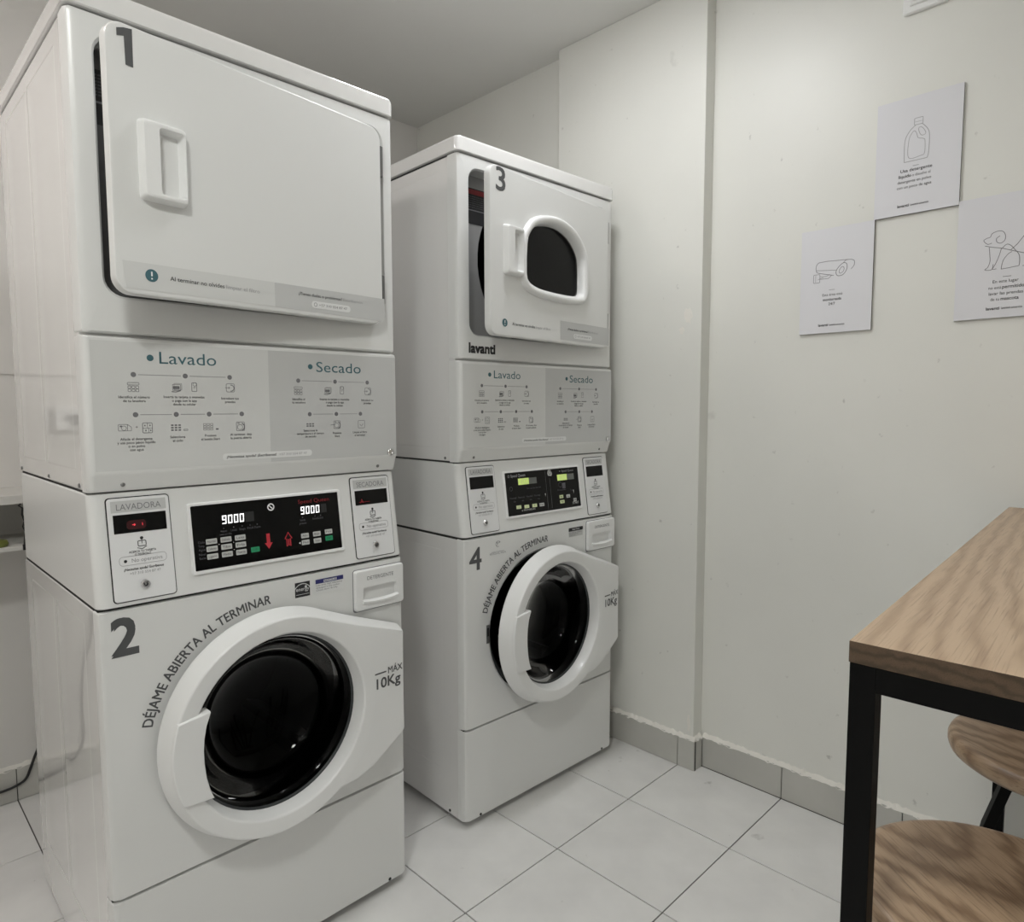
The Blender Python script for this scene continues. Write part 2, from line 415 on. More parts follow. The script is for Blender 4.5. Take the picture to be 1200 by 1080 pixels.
struct('wall_left', MB().box(XL-.1, XL, YF-.1, YB+.1, -.01, CEIL), M['wallb'], smooth=False)
struct('wall_front', MB().box(XL-.1, XW+.1, YF-.1, YF, -.01, CEIL), M['wallf'], smooth=False)
# paint joint on the back wall
struct('trim_1', MB().box(XL, .8, YB-.004, YB+.01, 1.352, 1.362), M['wallb'], smooth=False)

BH = 0.1065
def skirting(name, axis, at, lo, hi, side, joints):
    """row of skirting tiles; axis = direction it runs, side = which way it stands out from the wall"""
    t = .011
    root = None; cuts = [lo]+[c for c in joints if lo+.01 < c < hi-.01]+[hi]
    base = MB()
    if axis == 'y': base.box(min(at, at+side*.006), max(at, at+side*.006), lo, hi, 0, BH-.004)
    else: base.box(lo, hi, min(at, at+side*.006), max(at, at+side*.006), 0, BH-.004)
    root = struct(name, base, M['grout'], smooth=False)
    for a, b in zip(cuts[:-1], cuts[1:]):
        mb = MB(); g = .0012
        if axis == 'y': mb.box(min(at, at+side*t), max(at, at+side*t), a+g, b-g, .001, BH)
        else: mb.box(a+g, b-g, min(at, at+side*t), max(at, at+side*t), .001, BH)
        obj('skirting_tile', mb, M['skirt'], root, smooth=False, bevel=.0012)
    # crumbly plaster bead along the top edge
    n = max(6, int((hi-lo)/.009)); loops = []
    for k in range(n+1):
        p = lo+(hi-lo)*k/n; h = .002+random.uniform(0, .007); d = .011+random.uniform(0, .0035); z0 = BH-.001-random.uniform(0, .006)*(random.random() < .5)
        q = at+side*d
        if axis == 'y': loops.append([(at, p, z0), (q, p, z0), (at+side*d*.5, p, BH+h), (at, p, BH+h+.004)])
        else: loops.append([(p, at, z0), (p, q, z0), (p, at+side*d*.5, BH+h), (p, at, BH+h+.004)])
    obj('plaster_bead', MB().loft(loops), M['caulk'], root)
gy = [TY+j*TS for j in range(-9, 6)]; gx = [TX+i*TS for i in range(-8, 4)]
skirting('baseboard_right', 'y', XW, YF, YP0-.011, -1, gy)
skirting('baseboard_pilaster', 'y', XP, YP0-.011, YP1, -1, gy)
skirting('baseboard_return', 'x', YP0, XP-.0005, XW-.012, -1, [])
skirting('baseboard_back', 'x', YB, XL, .80, -1, gx)
skirting('baseboard_recess', 'y', XW, YP1, YB2-.012, -1, gy)

# ------------------------------------------------------------------ ceiling lamps (out of frame; the left two are added to fill the light)
for i, (lx, ly, st, colr) in enumerate(LAMPS):
    t = empty('ceiling_light', (lx, ly, CEIL))
    tag(t, ['added fill ceiling light, unseen, on the left near the camera', 'round white ceiling light above the space before machine 3', 'added fill ceiling light, unseen, in the left corner behind machine 1'][i], 'ceiling light', 'round ceiling lights')
    mb = MB(); prof = [(LAMP_R+.02, 0), (LAMP_R+.02, -.028), (LAMP_R+.012, -.035), (LAMP_R+.001, -.035), (LAMP_R+.001, -.022)]
    mb.loft([[(r*math.cos(2*math.pi*k/40), r*math.sin(2*math.pi*k/40), z) for k in range(40)] for r, z in prof], True, False)
    obj('housing', mb, M['lampw'], t)
    mb = MB(); mb.loft([[(r*math.cos(2*math.pi*k/40), r*math.sin(2*math.pi*k/40), z) for k in range(40)] for r, z in ((LAMP_R, -.020), (LAMP_R, -.034), (LAMP_R*.96, -.042), (LAMP_R*.7, -.050), (LAMP_R*.3, -.053))])
    obj('diffuser', mb, mat('lamp_diffuser', (0.8, 0.8, 0.8), emit=colr, estr=st), t)

# ------------------------------------------------------------------ laundry machines
W, D = 0.683, 0.6647
YD = 0.016                         # front plane of the dryer
SL = 0.03/0.213
def on_front(y): return lambda x, z: (x, y, z)
def on_head(e): return lambda x, z: (x, SL*(z-.872)-e, z)

def screw(mb, x, y, z, nx, ny, r=.0042, h=.002):
    n = Vector((nx, ny, 0)).normalized(); u = Vector((-n.y, n.x, 0)); v = Vector((0, 0, 1)); p = Vector((x, y, z))
    loops = [[p+n*d+u*(q*math.cos(2*math.pi*k/10))+v*(q*math.sin(2*math.pi*k/10)) for k in range(10)] for q, d in ((r, -.001), (r, h*.5), (r*.6, h))]
    return mb.loft(loops, False, True)

def side_panels(root, z0, z1, rows):
    """pressed ribs of the side sheet, left and right"""
    for sx, sgn in ((.001, -1), (W-.001, 1)):
        for ya, yb in rows:
            h = .0012
            def lp_(i0, i1, r): return [(sx+sgn*h*max(.02, (y-ya)/(yb-ya))**1.5, y, z) for y, z in rr(ya+i0, yb-i1, z0+i1, z1-i1, r, 3)]
            loops = [[(sx-sgn*.0006, y, z) for y, z in rr(ya, yb, z0, z1, .004, 3)], lp_(.004, .003, .003), lp_(.010, .007, .003), [(sx+sgn*.0002, y, z) for y, z in rr(ya+.05, yb-.06, z0+.05, z1-.05, .003, 3)]]
            obj('pressed_rib', MB().loft(loops, False, True), M['enamel'], root, angle=60)

def caption(P, lines, x, z, cap, lead, bold=0):
    for k, t in enumerate(lines): P.text(t, x, z-k*lead, cap, 'c', bold)

def icon_keys(P, x, z, w=.020, top=True):
    if top: P.frame(x-w/2, x+w/2, z+.004, z+.0085, .0015, .0009)
    for a in range(3):
        for b in range(2): P.frame(x-w/2+a*w/3+.0008, x-w/2+(a+1)*w/3-.0008, z-.0085+b*.0058, z-.0085+b*.0058+.0048, .001, .0009)
def icon_coins(P, x, z):
    P.rrect(x-.008, x+.004, z-.003, z+.003, .0012); P.frame(x-.009, x+.006, z-.0055, z+.006, .001, .0009); P.line([(x-.011, z-.008), (x-.003, z-.0085), (x+.006, z-.006)], .0016); P.frame(x-.006, x+.008, z-.0045, z+.008, .001, .0007)
def icon_phone(P, x, z):
    P.frame(x-.0048, x+.0048, z-.0085, z+.0085, .0015, .0009); P.ring(x+.001, z+.0055, .0035, .0008, 10); P.line([(x-.002, z-.001), (x+.002, z+.001), (x, z-.003)], .0008)
def icon_load(P, x, z):
    P.frame(x-.0085, x+.0085, z-.0085, z+.0085, .003, .001); P.ring(x+.0012, z-.0005, .0062, .0016, 16, -100, 100); P.line([(x-.011, z), (x-.001, z)], .001); P.line([(x-.004, z+.0022), (x-.001, z), (x-.004, z-.0022)], .0009)
def icon_det(P, x, z):
    P.frame(x-.0115, x+.004, z-.006, z+.006, .0015, .0009); P.ring(x-.002, z-.001, .0042, .0009, 12); P.line([(x+.004, z+.006), (x+.0105, z+.001), (x+.0105, z-.006), (x+.004, z-.006)], .0009); P.rect(x-.009, x-.005, z+.001, z+.004)
def icon_drawer(P, x, z):
    P.frame(x-.0085, x+.0085, z-.0095, z+.0095, .002, .001); P.line([(x-.0085, z-.0005), (x+.0085, z-.0005)], .0008); P.line([(x, z+.0095), (x, z-.0005)], .0008); P.line([(x+.002, z-.0005), (x+.002, z-.0095)], .0008)
    for a, b in ((-.0045, .0045), (-.003, -.005), (.0055, -.005), (.0045, .0045)): P.rect(x+a-.001, x+a+.001, z+b-.0015, z+b+.0015)
def icon_grid(P, x, z, rows=3, solid=True):
    for a in range(3):
        for b in range(rows):
            u, v = x-.0095+a*.0068, z-.0062+b*.0048
            if solid: P.rect(u, u+.0048, v, v+.003)
            else: P.frame(u, u+.0050, v, v+.0036, .0008, .0008)
def icon_washer(P, x, z):
    P.frame(x-.0085, x+.0085, z-.009, z+.009, .002, .001); P.ring(x-.001, z-.0015, .0055, .001, 16); P.ring(x+.001, z-.001, .0075, .0022, 12, -75, 75); P.rect(x-.006, x-.002, z+.0055, z+.0072)

def icon_filter(P, x, z):
    P.frame(x-.009, x+.009, z-.009, z+.009, .002, .001); P.line([(x-.0045, z), (x, z-.0045), (x+.0045, z+.001)], .0012)

def instruction_sheet(front, y):
    """the two-part wash and dry guide printed on the lower dryer panel"""
    f1, f2, f3 = on_front(y-.0004), on_front(y-.0007), on_front(y-.001)
    Print(f1).poly([(.012, 1.130), (.347, 1.130), (.347, 1.3705), (.012, 1.3705)]).build('guide_sheet', M['sticker2'], front)
    tag(Print(f1).poly([(.347, 1.130), (.677, 1.130), (.677, 1.3705), (.347, 1.3705)]).build('guide_sheet', M['sticker'], front), 'darker gray right half of the guide')
    P = Print(f2).rrect(.243, .4446, 1.1385, 1.1525, .006); P.build('message_pill', M['pill'], front)
    Print(f2).text('Lavado', .1285, 1.3325, .0225, width=.108).build('heading', M['inkteal'], front)
    Print(f2).text('Secado', .4605, 1.3285, .0225, width=.117).build('heading', M['inkteal'], front)
    Print(f2).disc(.1122, 1.3425, .0062).build('heading_dot', M['inkteal'], front); Print(f2).disc(.4457, 1.3395, .0058).build('heading_dot', M['inkteal'], front)
    class Each:                       # every icon, dot and caption becomes a part of its own
        def __init__(s, name, m): s.n = name; s.m_ = m
        def __call__(s, fn, *a, **k): P = Print(f2); fn(P, *a, **k); P.build(s.n, M[s.m_], front)
    dot = Each('step_dot', 'inkgray'); ico = Each('guide_icon', 'inkgray'); cap = Each('caption', 'ink'); lin = Each('guide_line', 'inklite')
    for xs, z in (((.0818, .175, .2628), 1.3100), ((.4155, .5076, .5948), 1.3075), ((.0825, .1553, .2186, .2856), 1.2345), ((.4414, .5092, .5742), 1.2325)):
        for x in xs: dot(Print.disc, x, z, .0048)
        for a, b in zip(xs[:-1], xs[1:]): lin(Print.line, [(a+.008, z), (b-.008, z)], .0013)
    ico(icon_keys, .0808, 1.2865); ico(icon_coins, .1595, 1.287); ico(icon_phone, .1914, 1.2885); ico(icon_load, .2636, 1.2885)
    ico(icon_det, .0637, 1.2105); ico(Print.text, '+', .0835, 1.208, .006, 'c'); ico(icon_drawer, .1023, 1.2093); ico(icon_grid, .1542, 1.2085); ico(Print.frame, .168, .176, 1.2025, 1.2050, .001, .0008)
    ico(icon_grid, .2161, 1.2085, 3, False); ico(Print.rect, .231, .2365, 1.2025, 1.2055); ico(icon_washer, .2821, 1.2085)
    ico(icon_keys, .4149, 1.285); ico(icon_coins, .4895, 1.286); ico(icon_phone, .5249, 1.2877); ico(icon_load, .5963, 1.2865)
    ico(icon_grid, .4424, 1.2105, 2); ico(icon_washer, .5103, 1.2075); ico(Print.line, [(.4935, 1.2070), (.505, 1.2085)], .001); ico(icon_filter, .5765, 1.2075)
    c, l = .0046, .0072
    cap(caption, ['Identifica el número', 'de tu lavadora'], .0817, 1.2655, c, l, .01); cap(caption, ['Inserta tu tarjeta o monedas', 'o paga con la app', 'desde tu celular'], .172, 1.2665, c, l, .01)
    cap(caption, ['Introduce tus', 'prendas'], .2622, 1.2645, c, l, .01)
    cap(caption, ['Añade el detergente', 'y usa poco jabón líquido', 'o en polvo', 'con agua'], .0823, 1.1865, c, .0068, .01)
    cap(caption, ['Selecciona', 'el ciclo'], .1565, 1.1880, c, l, .01); cap(caption, ['Presiona', 'el botón Start'], .2200, 1.1890, c, l, .01); cap(caption, ['Al terminar, deja', 'la puerta abierta'], .2830, 1.1895, c, l, .01)
    cap(caption, ['Identifica el', 'tu secadora'], .4155, 1.2640, c, l, .01); cap(caption, ['Inserta tu tarjeta o monedas', 'o paga con la app', 'desde tu celular'], .5060, 1.2645, c, l, .01); cap(caption, ['Introduce tu', 'prendas'], .5940, 1.2630, c, l, .01)
    cap(caption, ['Selecciona la', 'temperatura o el tiempo', 'de secado'], .4424, 1.1935, c, .0068, .01); cap(caption, ['Presiona', 'Start'], .5103, 1.1860, c, l, .01); cap(caption, ['Limpia el filtro', 'al terminar'], .5720, 1.1865, c, l, .01)
    Print(f3).text('¿Necesitas ayuda? ¡Escríbenos!', .2510, 1.1430, .0052, bold=.02, width=.108).build('message_text', M['ink'], front)
    Print(f3).text('+57 310 554 87 47', .3660, 1.1430, .0048, width=.066).build('phone_text', M['inklite'], front)

WIN_O = [(0.1580, 1.7150), (0.1710, 1.7540), (0.2040, 1.7880), (0.2522, 1.8080), (0.313, 1.8175), (0.366, 1.8140), (0.4190, 1.7970), (0.4600, 1.7670), (0.4860, 1.7287), (0.4925, 1.684), (0.4925, 1.6417), (0.4899, 1.6057), (0.4660, 1.5770), (0.3898, 1.5690), (0.268, 1.5700), (0.2038, 1.5780), (0.1690, 1.5950), (0.1545, 1.6280)]

def make_dryer(root, num, window, num_x):
    en = M['enamel2']
    # cabinet shell
    mb = MB(); pillar(mb, .001, W-.001, .024, D, 1.092, 1.945, .006)
    # the shell is open at the front so that the drum opening can sit in it
    cab = MB()
    o_ = rr(.001, W-.001, 1.092, 1.945, .004); i_ = rr(.03, W-.03, 1.40, 1.935, .03)
    cab.loft([at_y(o_, D), at_y(o_, .034), at_y(i_, .034), at_y(i_, .40)], True, True)
    obj('cabinet', cab, M['enamel'], root)
    side_panels(root, 1.128, 1.912, ((.10, .344), (.36, .594)))
    lid = MB(); lid.loft([at_z(rr(.001, W-.001, YD-.002, D, .014), 1.9505), at_z(rr(-.003, W+.003, YD-.005, D, .018), 1.9525), at_z(rr(-.003, W+.003, YD-.005, D, .018), 1.983), at_z(rr(-.0005, W+.0005, YD-.0025, D-.003, .016), 1.9905), at_z(rr(.006, W-.006, YD+.004, D-.01, .012), 1.9932)])
    obj('lid', lid, M['enamel'], root)
    # upper front with the door opening
    ox0, ox1, oz0, oz1 = .0435, .6495, 1.4535, 1.9130
    n = 6
    fr = MB(); A = lambda x0, x1, z0, z1, r: rr(x0, x1, z0, z1, r, n)
    fr.loft([at_y(A(0, W, 1.384, 1.9475, .004), .060), at_y(A(0, W, 1.384, 1.9475, .004), YD+.016), at_y(A(.0035, W-.0035, 1.3845, 1.947, .006), YD+.005), at_y(A(.014, W-.014, 1.388, 1.944, .008), YD),
             at_y(A(ox0-.004, ox1+.004, oz0-.004, oz1+.004, .036), YD), at_y(A(ox0, ox1, oz0, oz1, .034), YD+.005), at_y(A(ox0, ox1, oz0, oz1, .034), YD+.052)], False, False)
    obj('front_frame', fr, en, root)
    # bulkhead with the round mouth of the drum
    bh = MB(); cx, cz, rh = .3600, 1.680, .246
    q = rr(ox0-.004, ox1+.004, oz0-.004, oz1+.004, .034, 11); c2 = circle2(cx, cz, rh, 48); c3 = circle2(cx, cz, rh-.004, 48)
    bh.loft([at_y(q, YD+.050), at_y(c2, YD+.050), at_y(c3, YD+.056), at_y(c3, YD+.075)], False, False)
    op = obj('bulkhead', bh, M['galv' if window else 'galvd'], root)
    dr = MB(); dr.loft([at_y(circle2(cx, cz, r, 48), y) for r, y in ((rh-.004, YD+.075), (rh+.02, YD+.08), (.27, YD+.10), (.27, .36), (.05, .37))], False, True)
    obj('drum', dr, M['drum'], root)
    # notice stuck behind the door edge
    fl = on_front(YD+.0492); fl2 = on_front(YD+.0488)
    if window:
        Print(fl).rect(.075, .235, 1.778, 1.879).build('warning_label', M['ink'], op)
        Print(fl2).rect(.077, .233, 1.862, 1.876).build('label_header', M['redd'], op)
        P = Print(fl2).rect(.077, .233, 1.8155, 1.8185)
        for k in range(6): P.text('SECAR SIEMPRE CON CUIDADO', .080, 1.854-k*.006, .0028)
        P.build('label_text', M['inkgray'], op)
    else:
        Print(fl).rect(.040, .200, 1.772, 1.871).build('warning_label', M['ink'], op)
        P = Print(fl2).rect(.042, .198, 1.8105, 1.8145)
        for k in range(7): P.text('SECAR SIEMPRE CON CUIDADO', .046, 1.860-k*.006, .0028)
        P.build('label_text', M['inkgray'], op)
    lt = MB().box(.070, .076, YD+.046, YD+.051, 1.700, 1.716); obj('catch_slot', lt, M['seam'], op, smooth=False)
    # door: origin on its hinge line
    hx, hy = .640, YD
    d = empty('x'); bpy.data.objects.remove(d)
    dx0, dx1, dz0, dz1 = .0285-hx, .6275-hx, 1.4465, 1.9035
    yf, yb = -.024, -.003
    mb = MB(); n = 8
    A = lambda i, r: rr(dx0+i, dx1-i, dz0+i, dz1-i, r, n)
    if window:
        k = 2; wo = spline(WIN_O, 2)            # 36 points = 4*(8+1)
        wo = [(x-hx, z) for x, z in wo]
        # start the outline near angle 0 and run counter-clockwise like rr
        area = sum(wo[i-1][0]*wo[i][1]-wo[i][0]*wo[i-1][1] for i in range(36))
        if area < 0: wo = wo[::-1]
        ccx = sum(p[0] for p in wo)/36; ccz = sum(p[1] for p in wo)/36
        s0 = min(range(36), key=lambda i: abs(math.atan2(wo[i][1]-ccz, wo[i][0]-ccx)-R(2)))
        wo = wo[s0:]+wo[:s0]; wi = offset2(wo, .020)
        mb.loft([at_y(wi, yb), at_y(A(.0, .03), yb), at_y(A(0, .03), yf+.004), at_y(A(.0014, .029), yf+.0012), at_y(A(.005, .027), yf), at_y(wi, yf)], False, False, True)
    else:
        mb.loft([at_y(A(0, .03), yb), at_y(A(0, .03), yf+.004), at_y(A(.0014, .029), yf+.0012), at_y(A(.005, .027), yf)])
    door = obj('door', mb, en, root, loc=(hx, hy, 0))
    if window:
        bz = MB(); L = lambda o, y: at_y(offset2(wo, o), y)
        bz.loft([L(-.001, yf+.001), L(.0005, yf-.007), L(.004, yf-.0125), L(.009, yf-.0145), L(.016, yf-.0135), L(.0215, yf-.009), L(.0255, yf+.002), L(.0275, yf+.020), L(.0280, yf+.026), L(.021, yf+.022)], False, False, True)
        tag(obj('window_frame', bz, M['plastic'], door, angle=50), 'thick white D-shaped window surround')
        g = MB().loft([at_y(offset2(wo, .0265), yf+.016), at_y(offset2(wo, .0265), yf+.019)]); obj('window_glass', g, M['winglass'], door, smooth=False)
    # pull handle: open pocket in a raised block
    hx0, hx1, hz0, hz1 = .076-hx, .155-hx, 1.6145, 1.750
    if window: hx0, hx1, hz0, hz1 = .0845-hx, .1575-hx, 1.6175, 1.7505
    hb = MB(); n = 4; A = lambda a, b, e, r: rr(hx0+a, hx1-b, hz0+e, hz1-e, r, n)
    hb.loft([at_y(A(-.002, -.001, -.002, .008), yf+.001), at_y(A(0, 0, 0, .008), yf-.011), at_y(A(.003, .003, .003, .007), yf-.0175), at_y(A(.006, .005, .006, .006), yf-.0185),
             at_y(rr(hx0+.029, hx1-.005, hz0+.010, hz1-.010, .006, n), yf-.0178), at_y(rr(hx0+.031, hx1-.008, hz0+.012, hz1-.014, .006, n), yf-.006), at_y(rr(hx0+.020, hx1-.011, hz0+.013, hz1-.016, .006, n), yf-.001)], False, True)
    tag(obj('handle', hb, M['plastic'], door, angle=40), 'white moulded pull handle')
    f1, f2, f3 = [(lambda e: (lambda x, z: (x-hx, yf-e, z)))(e) for e in (.0005, .0008, .0011)]
    if window:
        Print(f1).text(num, .0535, 1.838, .060, bold=.03, width=.038).build('numeral', M['inknum'], door)
    else:
        Print(f1).poly([(.0475, 1.8900), (.0475, 1.8770), (.0590, 1.8805), (.0600, 1.8340), (.0725, 1.8330), (.0730, 1.8970), (.0590, 1.8945)]).build('numeral', M['inknum'], door)
    # strip along the lower edge
    if window: Print(f1).poly([(.352, 1.456), (.632, 1.456), (.634, 1.514), (.352, 1.514)]).build('reminder_strip', M['sticker'], door)
    else:
        tag(Print(f1).poly([(.045, 1.456), (.3350, 1.456), (.3350, 1.506), (.040, 1.503)]).build('reminder_strip', M['sticker2'], door), 'light left part of the strip')
        Print(f1).poly([(.3350, 1.456), (.622, 1.454), (.632, 1.466), (.632, 1.508), (.3350, 1.506)]).build('reminder_strip', M['sticker'], door)
    Print(f2).disc(.0885, 1.4830, .0112, 24).build('alert_icon', M['inkteal'], door)
    Print(f3).rrect(.0872, .0900, 1.4815, 1.4900, .0012).disc(.0886, 1.4775, .0016, 10).build('alert_mark', M['white'], door)
    Print(f2).text('Al terminar no olvides', .121, 1.4790, .0075, bold=.012, width=.104).build('reminder_text', M['ink'], door)
    Print(f2).text('limpiar el filtro', .2285, 1.4790, .0072, width=.072).build('reminder_text', M['inklite'], door)
    Print(f2).text('¿Tienes dudas o problemas?', .392, 1.4885, .0062, bold=.012, width=.113).build('help_text', M['ink'], door)
    Print(f2).text('Escríbenos', .508, 1.4885, .0060, width=.056).build('help_text', M['inklite'], door)
    Print(f2).rrect(.424, .5286, 1.4645, 1.4795, .007).build('phone_pill', M['pill'], door)
    Print(f3).ring(.434, 1.4722, .0038, .001, 12).text('+57 310 554 87 47', .443, 1.4695, .0052, width=.076).build('phone_text', M['inkgray'], door)
    door.rotation_euler = (0, 0, R(6.7))
    for z0, z1 in ((1.797, 1.870), (1.497, 1.567)):
        hb = MB(); pillar(hb, .6350, .6440, YD-.016, YD+.006, z0, z1, .003, n=3); hg = obj('hinge', hb, M['screw'], root)
    # lower front panel with its guide
    yl = YD-.004
    prof = [(.060, 1.379), (yl+.006, 1.379), (yl+.0015, 1.3775), (yl, 1.373), (yl, 1.128), (yl+.004, 1.120), (yl+.012, 1.096), (yl+.016, 1.0905), (.060, 1.0905)]
    lp = MB(); r = .006
    xs = [(0, .018), (.0018, .006), (.006, .0015), (.012, 0), (W-.012, 0), (W-.006, .0015), (W-.0018, .006), (W, .018)]
    lp.loft([[(x, min(.060, y+dy), z) for y, z in prof] for x, dy in xs])
    front = obj('lower_panel', lp, en, root, angle=40)
    instruction_sheet(front, yl)
    lk = MB(); px, pz = .6582, 1.1365
    lk.loft([at_y(circle2(px, pz, r, 16), y) for r, y in ((.0085, yl+.001), (.0085, yl-.003), (.0072, yl-.0042), (.0055, yl-.0042), (.0050, yl-.002), (.001, yl-.002))], False, True)
    obj('panel_lock', lk, M['chrome'], front)
    for x, y, z, nx, ny in ((.627, yl+.010, 1.103, 0, -1), (.058, yl+.010, 1.103, 0, -1), (0, .082, 1.101, -1, 0), (0, .340, 1.101, -1, 0), (0, .632, 1.101, -1, 0), (W, .082, 1.101, 1, 0)):
        obj('screw', screw(MB(), x, y, z, nx, ny), M['screw'], root)
    if window:
        P = Print(on_front(YD-.0006)); P.text('lavanti', .0385, 1.4035, .0265, bold=.10, width=.098); P.build('brand_lettering', M['ink'], root)
    for b in ((.004, W-.004, .05, D-.01, 1.0875, 1.0935), (.006, W-.006, YD+.022, D-.004, 1.9445, 1.9515), (.004, W-.004, YD+.020, .06, 1.3785, 1.3845)):
        obj('seam_shadow', MB().box(*b), M['seam'], root, smooth=False)  # dark boxes set into the seams to imitate the shade there

CX, CZ = .330, .566
def make_washer(root, num, kind):
    en = M['enamel2']; A = kind == 'A'
    # cabinet: shell from the kick to the worktop line, open in front
    o_ = rr(.001, W-.001, .022, .868, .004, 11); hole = circle2(CX, CZ, .225, 48)
    mb = MB(); mb.loft([at_y(o_, D), at_y(o_, .024), at_y(hole, .024), at_y(hole, .12)], True, False)
    obj('cabinet', mb, M['enamel'], root)
    side_panels(root, .150, .832, ((.10, .335), (.36, .590)))
    # front panel with round mouth
    fp = MB(); n = 11; F = lambda i, r, y, z0=.305, z1=.8695: at_y(rr(i, W-i, z0+min(i, .0015), z1-min(i, .0015), r, n), y)
    fp.loft([F(0, .003, .030), F(0, .003, .016), F(.0035, .003, .005), F(.013, .004, 0), at_y(circle2(CX, CZ, .236, 48), 0), at_y(circle2(CX, CZ, .230, 48), .004), at_y(circle2(CX, CZ, .226, 48), .03)], False, False)
    front = obj('front_panel', fp, en, root)
    kp = MB(); K = lambda i, r, y: at_y(rr(i, W-i, .024+min(i, .002), .3015-min(i, .0015), r, 5), y)
    kp.loft([K(0, .003, .034), K(0, .003, .016), K(.0035, .003, .005), K(.013, .004, 0)])
    kick = obj('kick_panel', kp, en, root)
    for b in ((.003, W-.003, .012, .04, .300, .307), (.003, W-.003, .012, D-.004, .867, .8755)):
        obj('seam_shadow', MB().box(*b), M['seam'], root, smooth=False)  # dark boxes imitating the shade inside the panel seams
    for x, y in ((.05, .06), (W-.05, .06), (.05, D-.06), (W-.05, D-.06)):
        f = MB(); f.loft([[(x+r*math.cos(2*math.pi*k/12), y+r*math.sin(2*math.pi*k/12), z) for k in range(12)] for r, z in ((.02, 0), (.022, .006), (.014, .012), (.010, .024))]); obj('foot', f, M['rubber'], root)
    for x, y, z, nx, ny in ((.628, 0, .031, 0, -1), (.058, 0, .031, 0, -1), (0, .075, .034, -1, 0), (W, .075, .034, 1, 0)):
        obj('screw', screw(MB(), x, y, z, nx, ny), M['seam'], root)
    # gasket and drum behind the door
    gk = MB(); gk.loft([at_y(circle2(CX, CZ, r, 48), y) for r, y in ((.2255, .026), (.215, .020), (.205, .030), (.198, .060), (.190, .075), (.196, .10), (.21, .11))], False, False)
    obj('door_gasket', gk, M['rubber'], root)
    dr = MB(); dr.loft([at_y(circle2(CX, CZ, r, 48), y) for r, y in ((.205, .105), (.24, .115), (.262, .13), (.262, .50), (.20, .512), (.10, .505), (.03, .50))], False, True)
    drum = obj('drum', dr, M['drum'], root)
    for k in range(3):
        a = R(70+120*k); mbk = MB(); u = Vector((math.cos(a), 0, math.sin(a))); v = Vector((-math.sin(a), 0, math.cos(a))); c0 = Vector((CX, 0, CZ))
        mbk.loft([[c0+u*ra+v*s+Vector((0, y, 0)) for ra, s in ((.262, -.035), (.215, -.010), (.215, .010), (.262, .035))] for y in (.14, .49)])
        obj('drum_baffle', mbk, M['drum'], drum)
    # control head, leaning back
    hd = MB(); n = 5
    z0, z1 = .8745, 1.0872
    f0, f1_ = SL*(z0-.872), SL*(z1-.872)
    hd.loft([at_z(rr(.002, W-.002, f0+.002, D, .016, n), z0), at_z(rr(0, W, f0, D, .018, n), z0+.002), at_z(rr(0, W, f1_, D, .018, n), z1-.002), at_z(rr(.003, W-.003, f1_+.003, D-.003, .016, n), z1)])
    obj('control_head', hd, en, root)
    # card readers
    def plate(x0, x1, z0, z1, r, e0, e1, bev=.001):
        m_ = MB(); f = lambda l, e: [on_head(e)(x, z) for x, z in l]
        m_.loft([f(rr(x0, x1, z0, z1, r, 4), e0), f(rr(x0, x1, z0, z1, r, 4), e1-bev), f(rr(x0+bev, x1-bev, z0+bev, z1-bev, r, 4), e1)], False, True); return m_
    for side in (0, 1):
        x0, x1 = ((.0295, .1385), (.5505, .6590))[side] if A else ((.0315, .1385), (.5470, .6490))[side]
        if not A: zz0, zz1 = .883, 1.074
        else: zz0, zz1 = .8835, 1.0765
        mid = (x0+x1)/2; ww = x1-x0
        rd = obj('card_reader', plate(x0-.002, x1+.0016, zz0-.0018, zz1+.0018, .007, -.001, .0012, .0002), M['seam'], root)
        obj('reader_plate', plate(x0, x1, zz0, zz1, .006, 0, .0032), M['plate'], rd)
        obj('reader_screen', plate(x0+.0085, x1-.0075, 1.0105, 1.0455, .0006, .002, .0040, .0003), M['black'], rd)
        fa, fb = on_head(.0036), on_head(.0044)
        Print(fa).rect(x0+.006, x1-.006, 1.0500, zz1-.005).build('reader_title_strip', M['sticker'], rd)
        Print(on_head(.0039)).text('LAVADORA' if side == 0 else 'SECADORA', mid, 1.0540, .0115, 'c', .0, width=ww*.72).build('reader_title', M['inkgray'], rd)
        K = Print(fa); K.disc(mid, .9985, .003); K.line(rr(mid-.007, mid+.007, .9835, .9935, .002, 3), .0014, True); K.line([(mid-.009, .9805), (mid, .978), (mid+.008, .982)], .0013); K.line([(mid, .9955), (mid, .988)], .0012)
        K.text('ACERCA TU TARJETA', mid, .9720, .0040, 'c', .02, width=ww*.44).text('O TELÉFONO', mid, .9660, .0040, 'c', .02, width=ww*.26)
        K.disc(mid-ww*.285, .9580, .0030, 10)
        K.text('¿Necesitas ayuda? Escríbenos', mid, .9400, .0046, 'c', .035, width=ww*.64); K.build('reader_text', M['ink'], rd)
        Q = Print(fa).text('No operativa', mid+.007, .9545, .0072, 'c', .0, width=ww*.5).text('+57 310 554 87 47', mid+.002, .9315, .0050, 'c', width=ww*.50).line(rr(mid-ww*.38, mid+ww*.38, .9500, .9665, .006, 4), .0008, True)
        Q.build('reader_text', M['inklite'], rd)
        lm = MB(); cx_, cz_ = mid, .9115
        lm.loft([[on_head(e)(cx_+r*math.cos(2*math.pi*k/16), cz_+r*math.sin(2*math.pi*k/16)) for k in range(16)] for r, e in ((.0085, .002), (.0085, .0055), (.0068, .0078), (.0045, .0078), (.0040, .006), (.001, .006))], False, True)
        obj('reader_lock', lm, M['chrome'], rd)
        Print(on_head(.0081)).ring(cx_, cz_, .0033, .0017, 14, -220, 60).build('key_slot', M['ink'], rd)
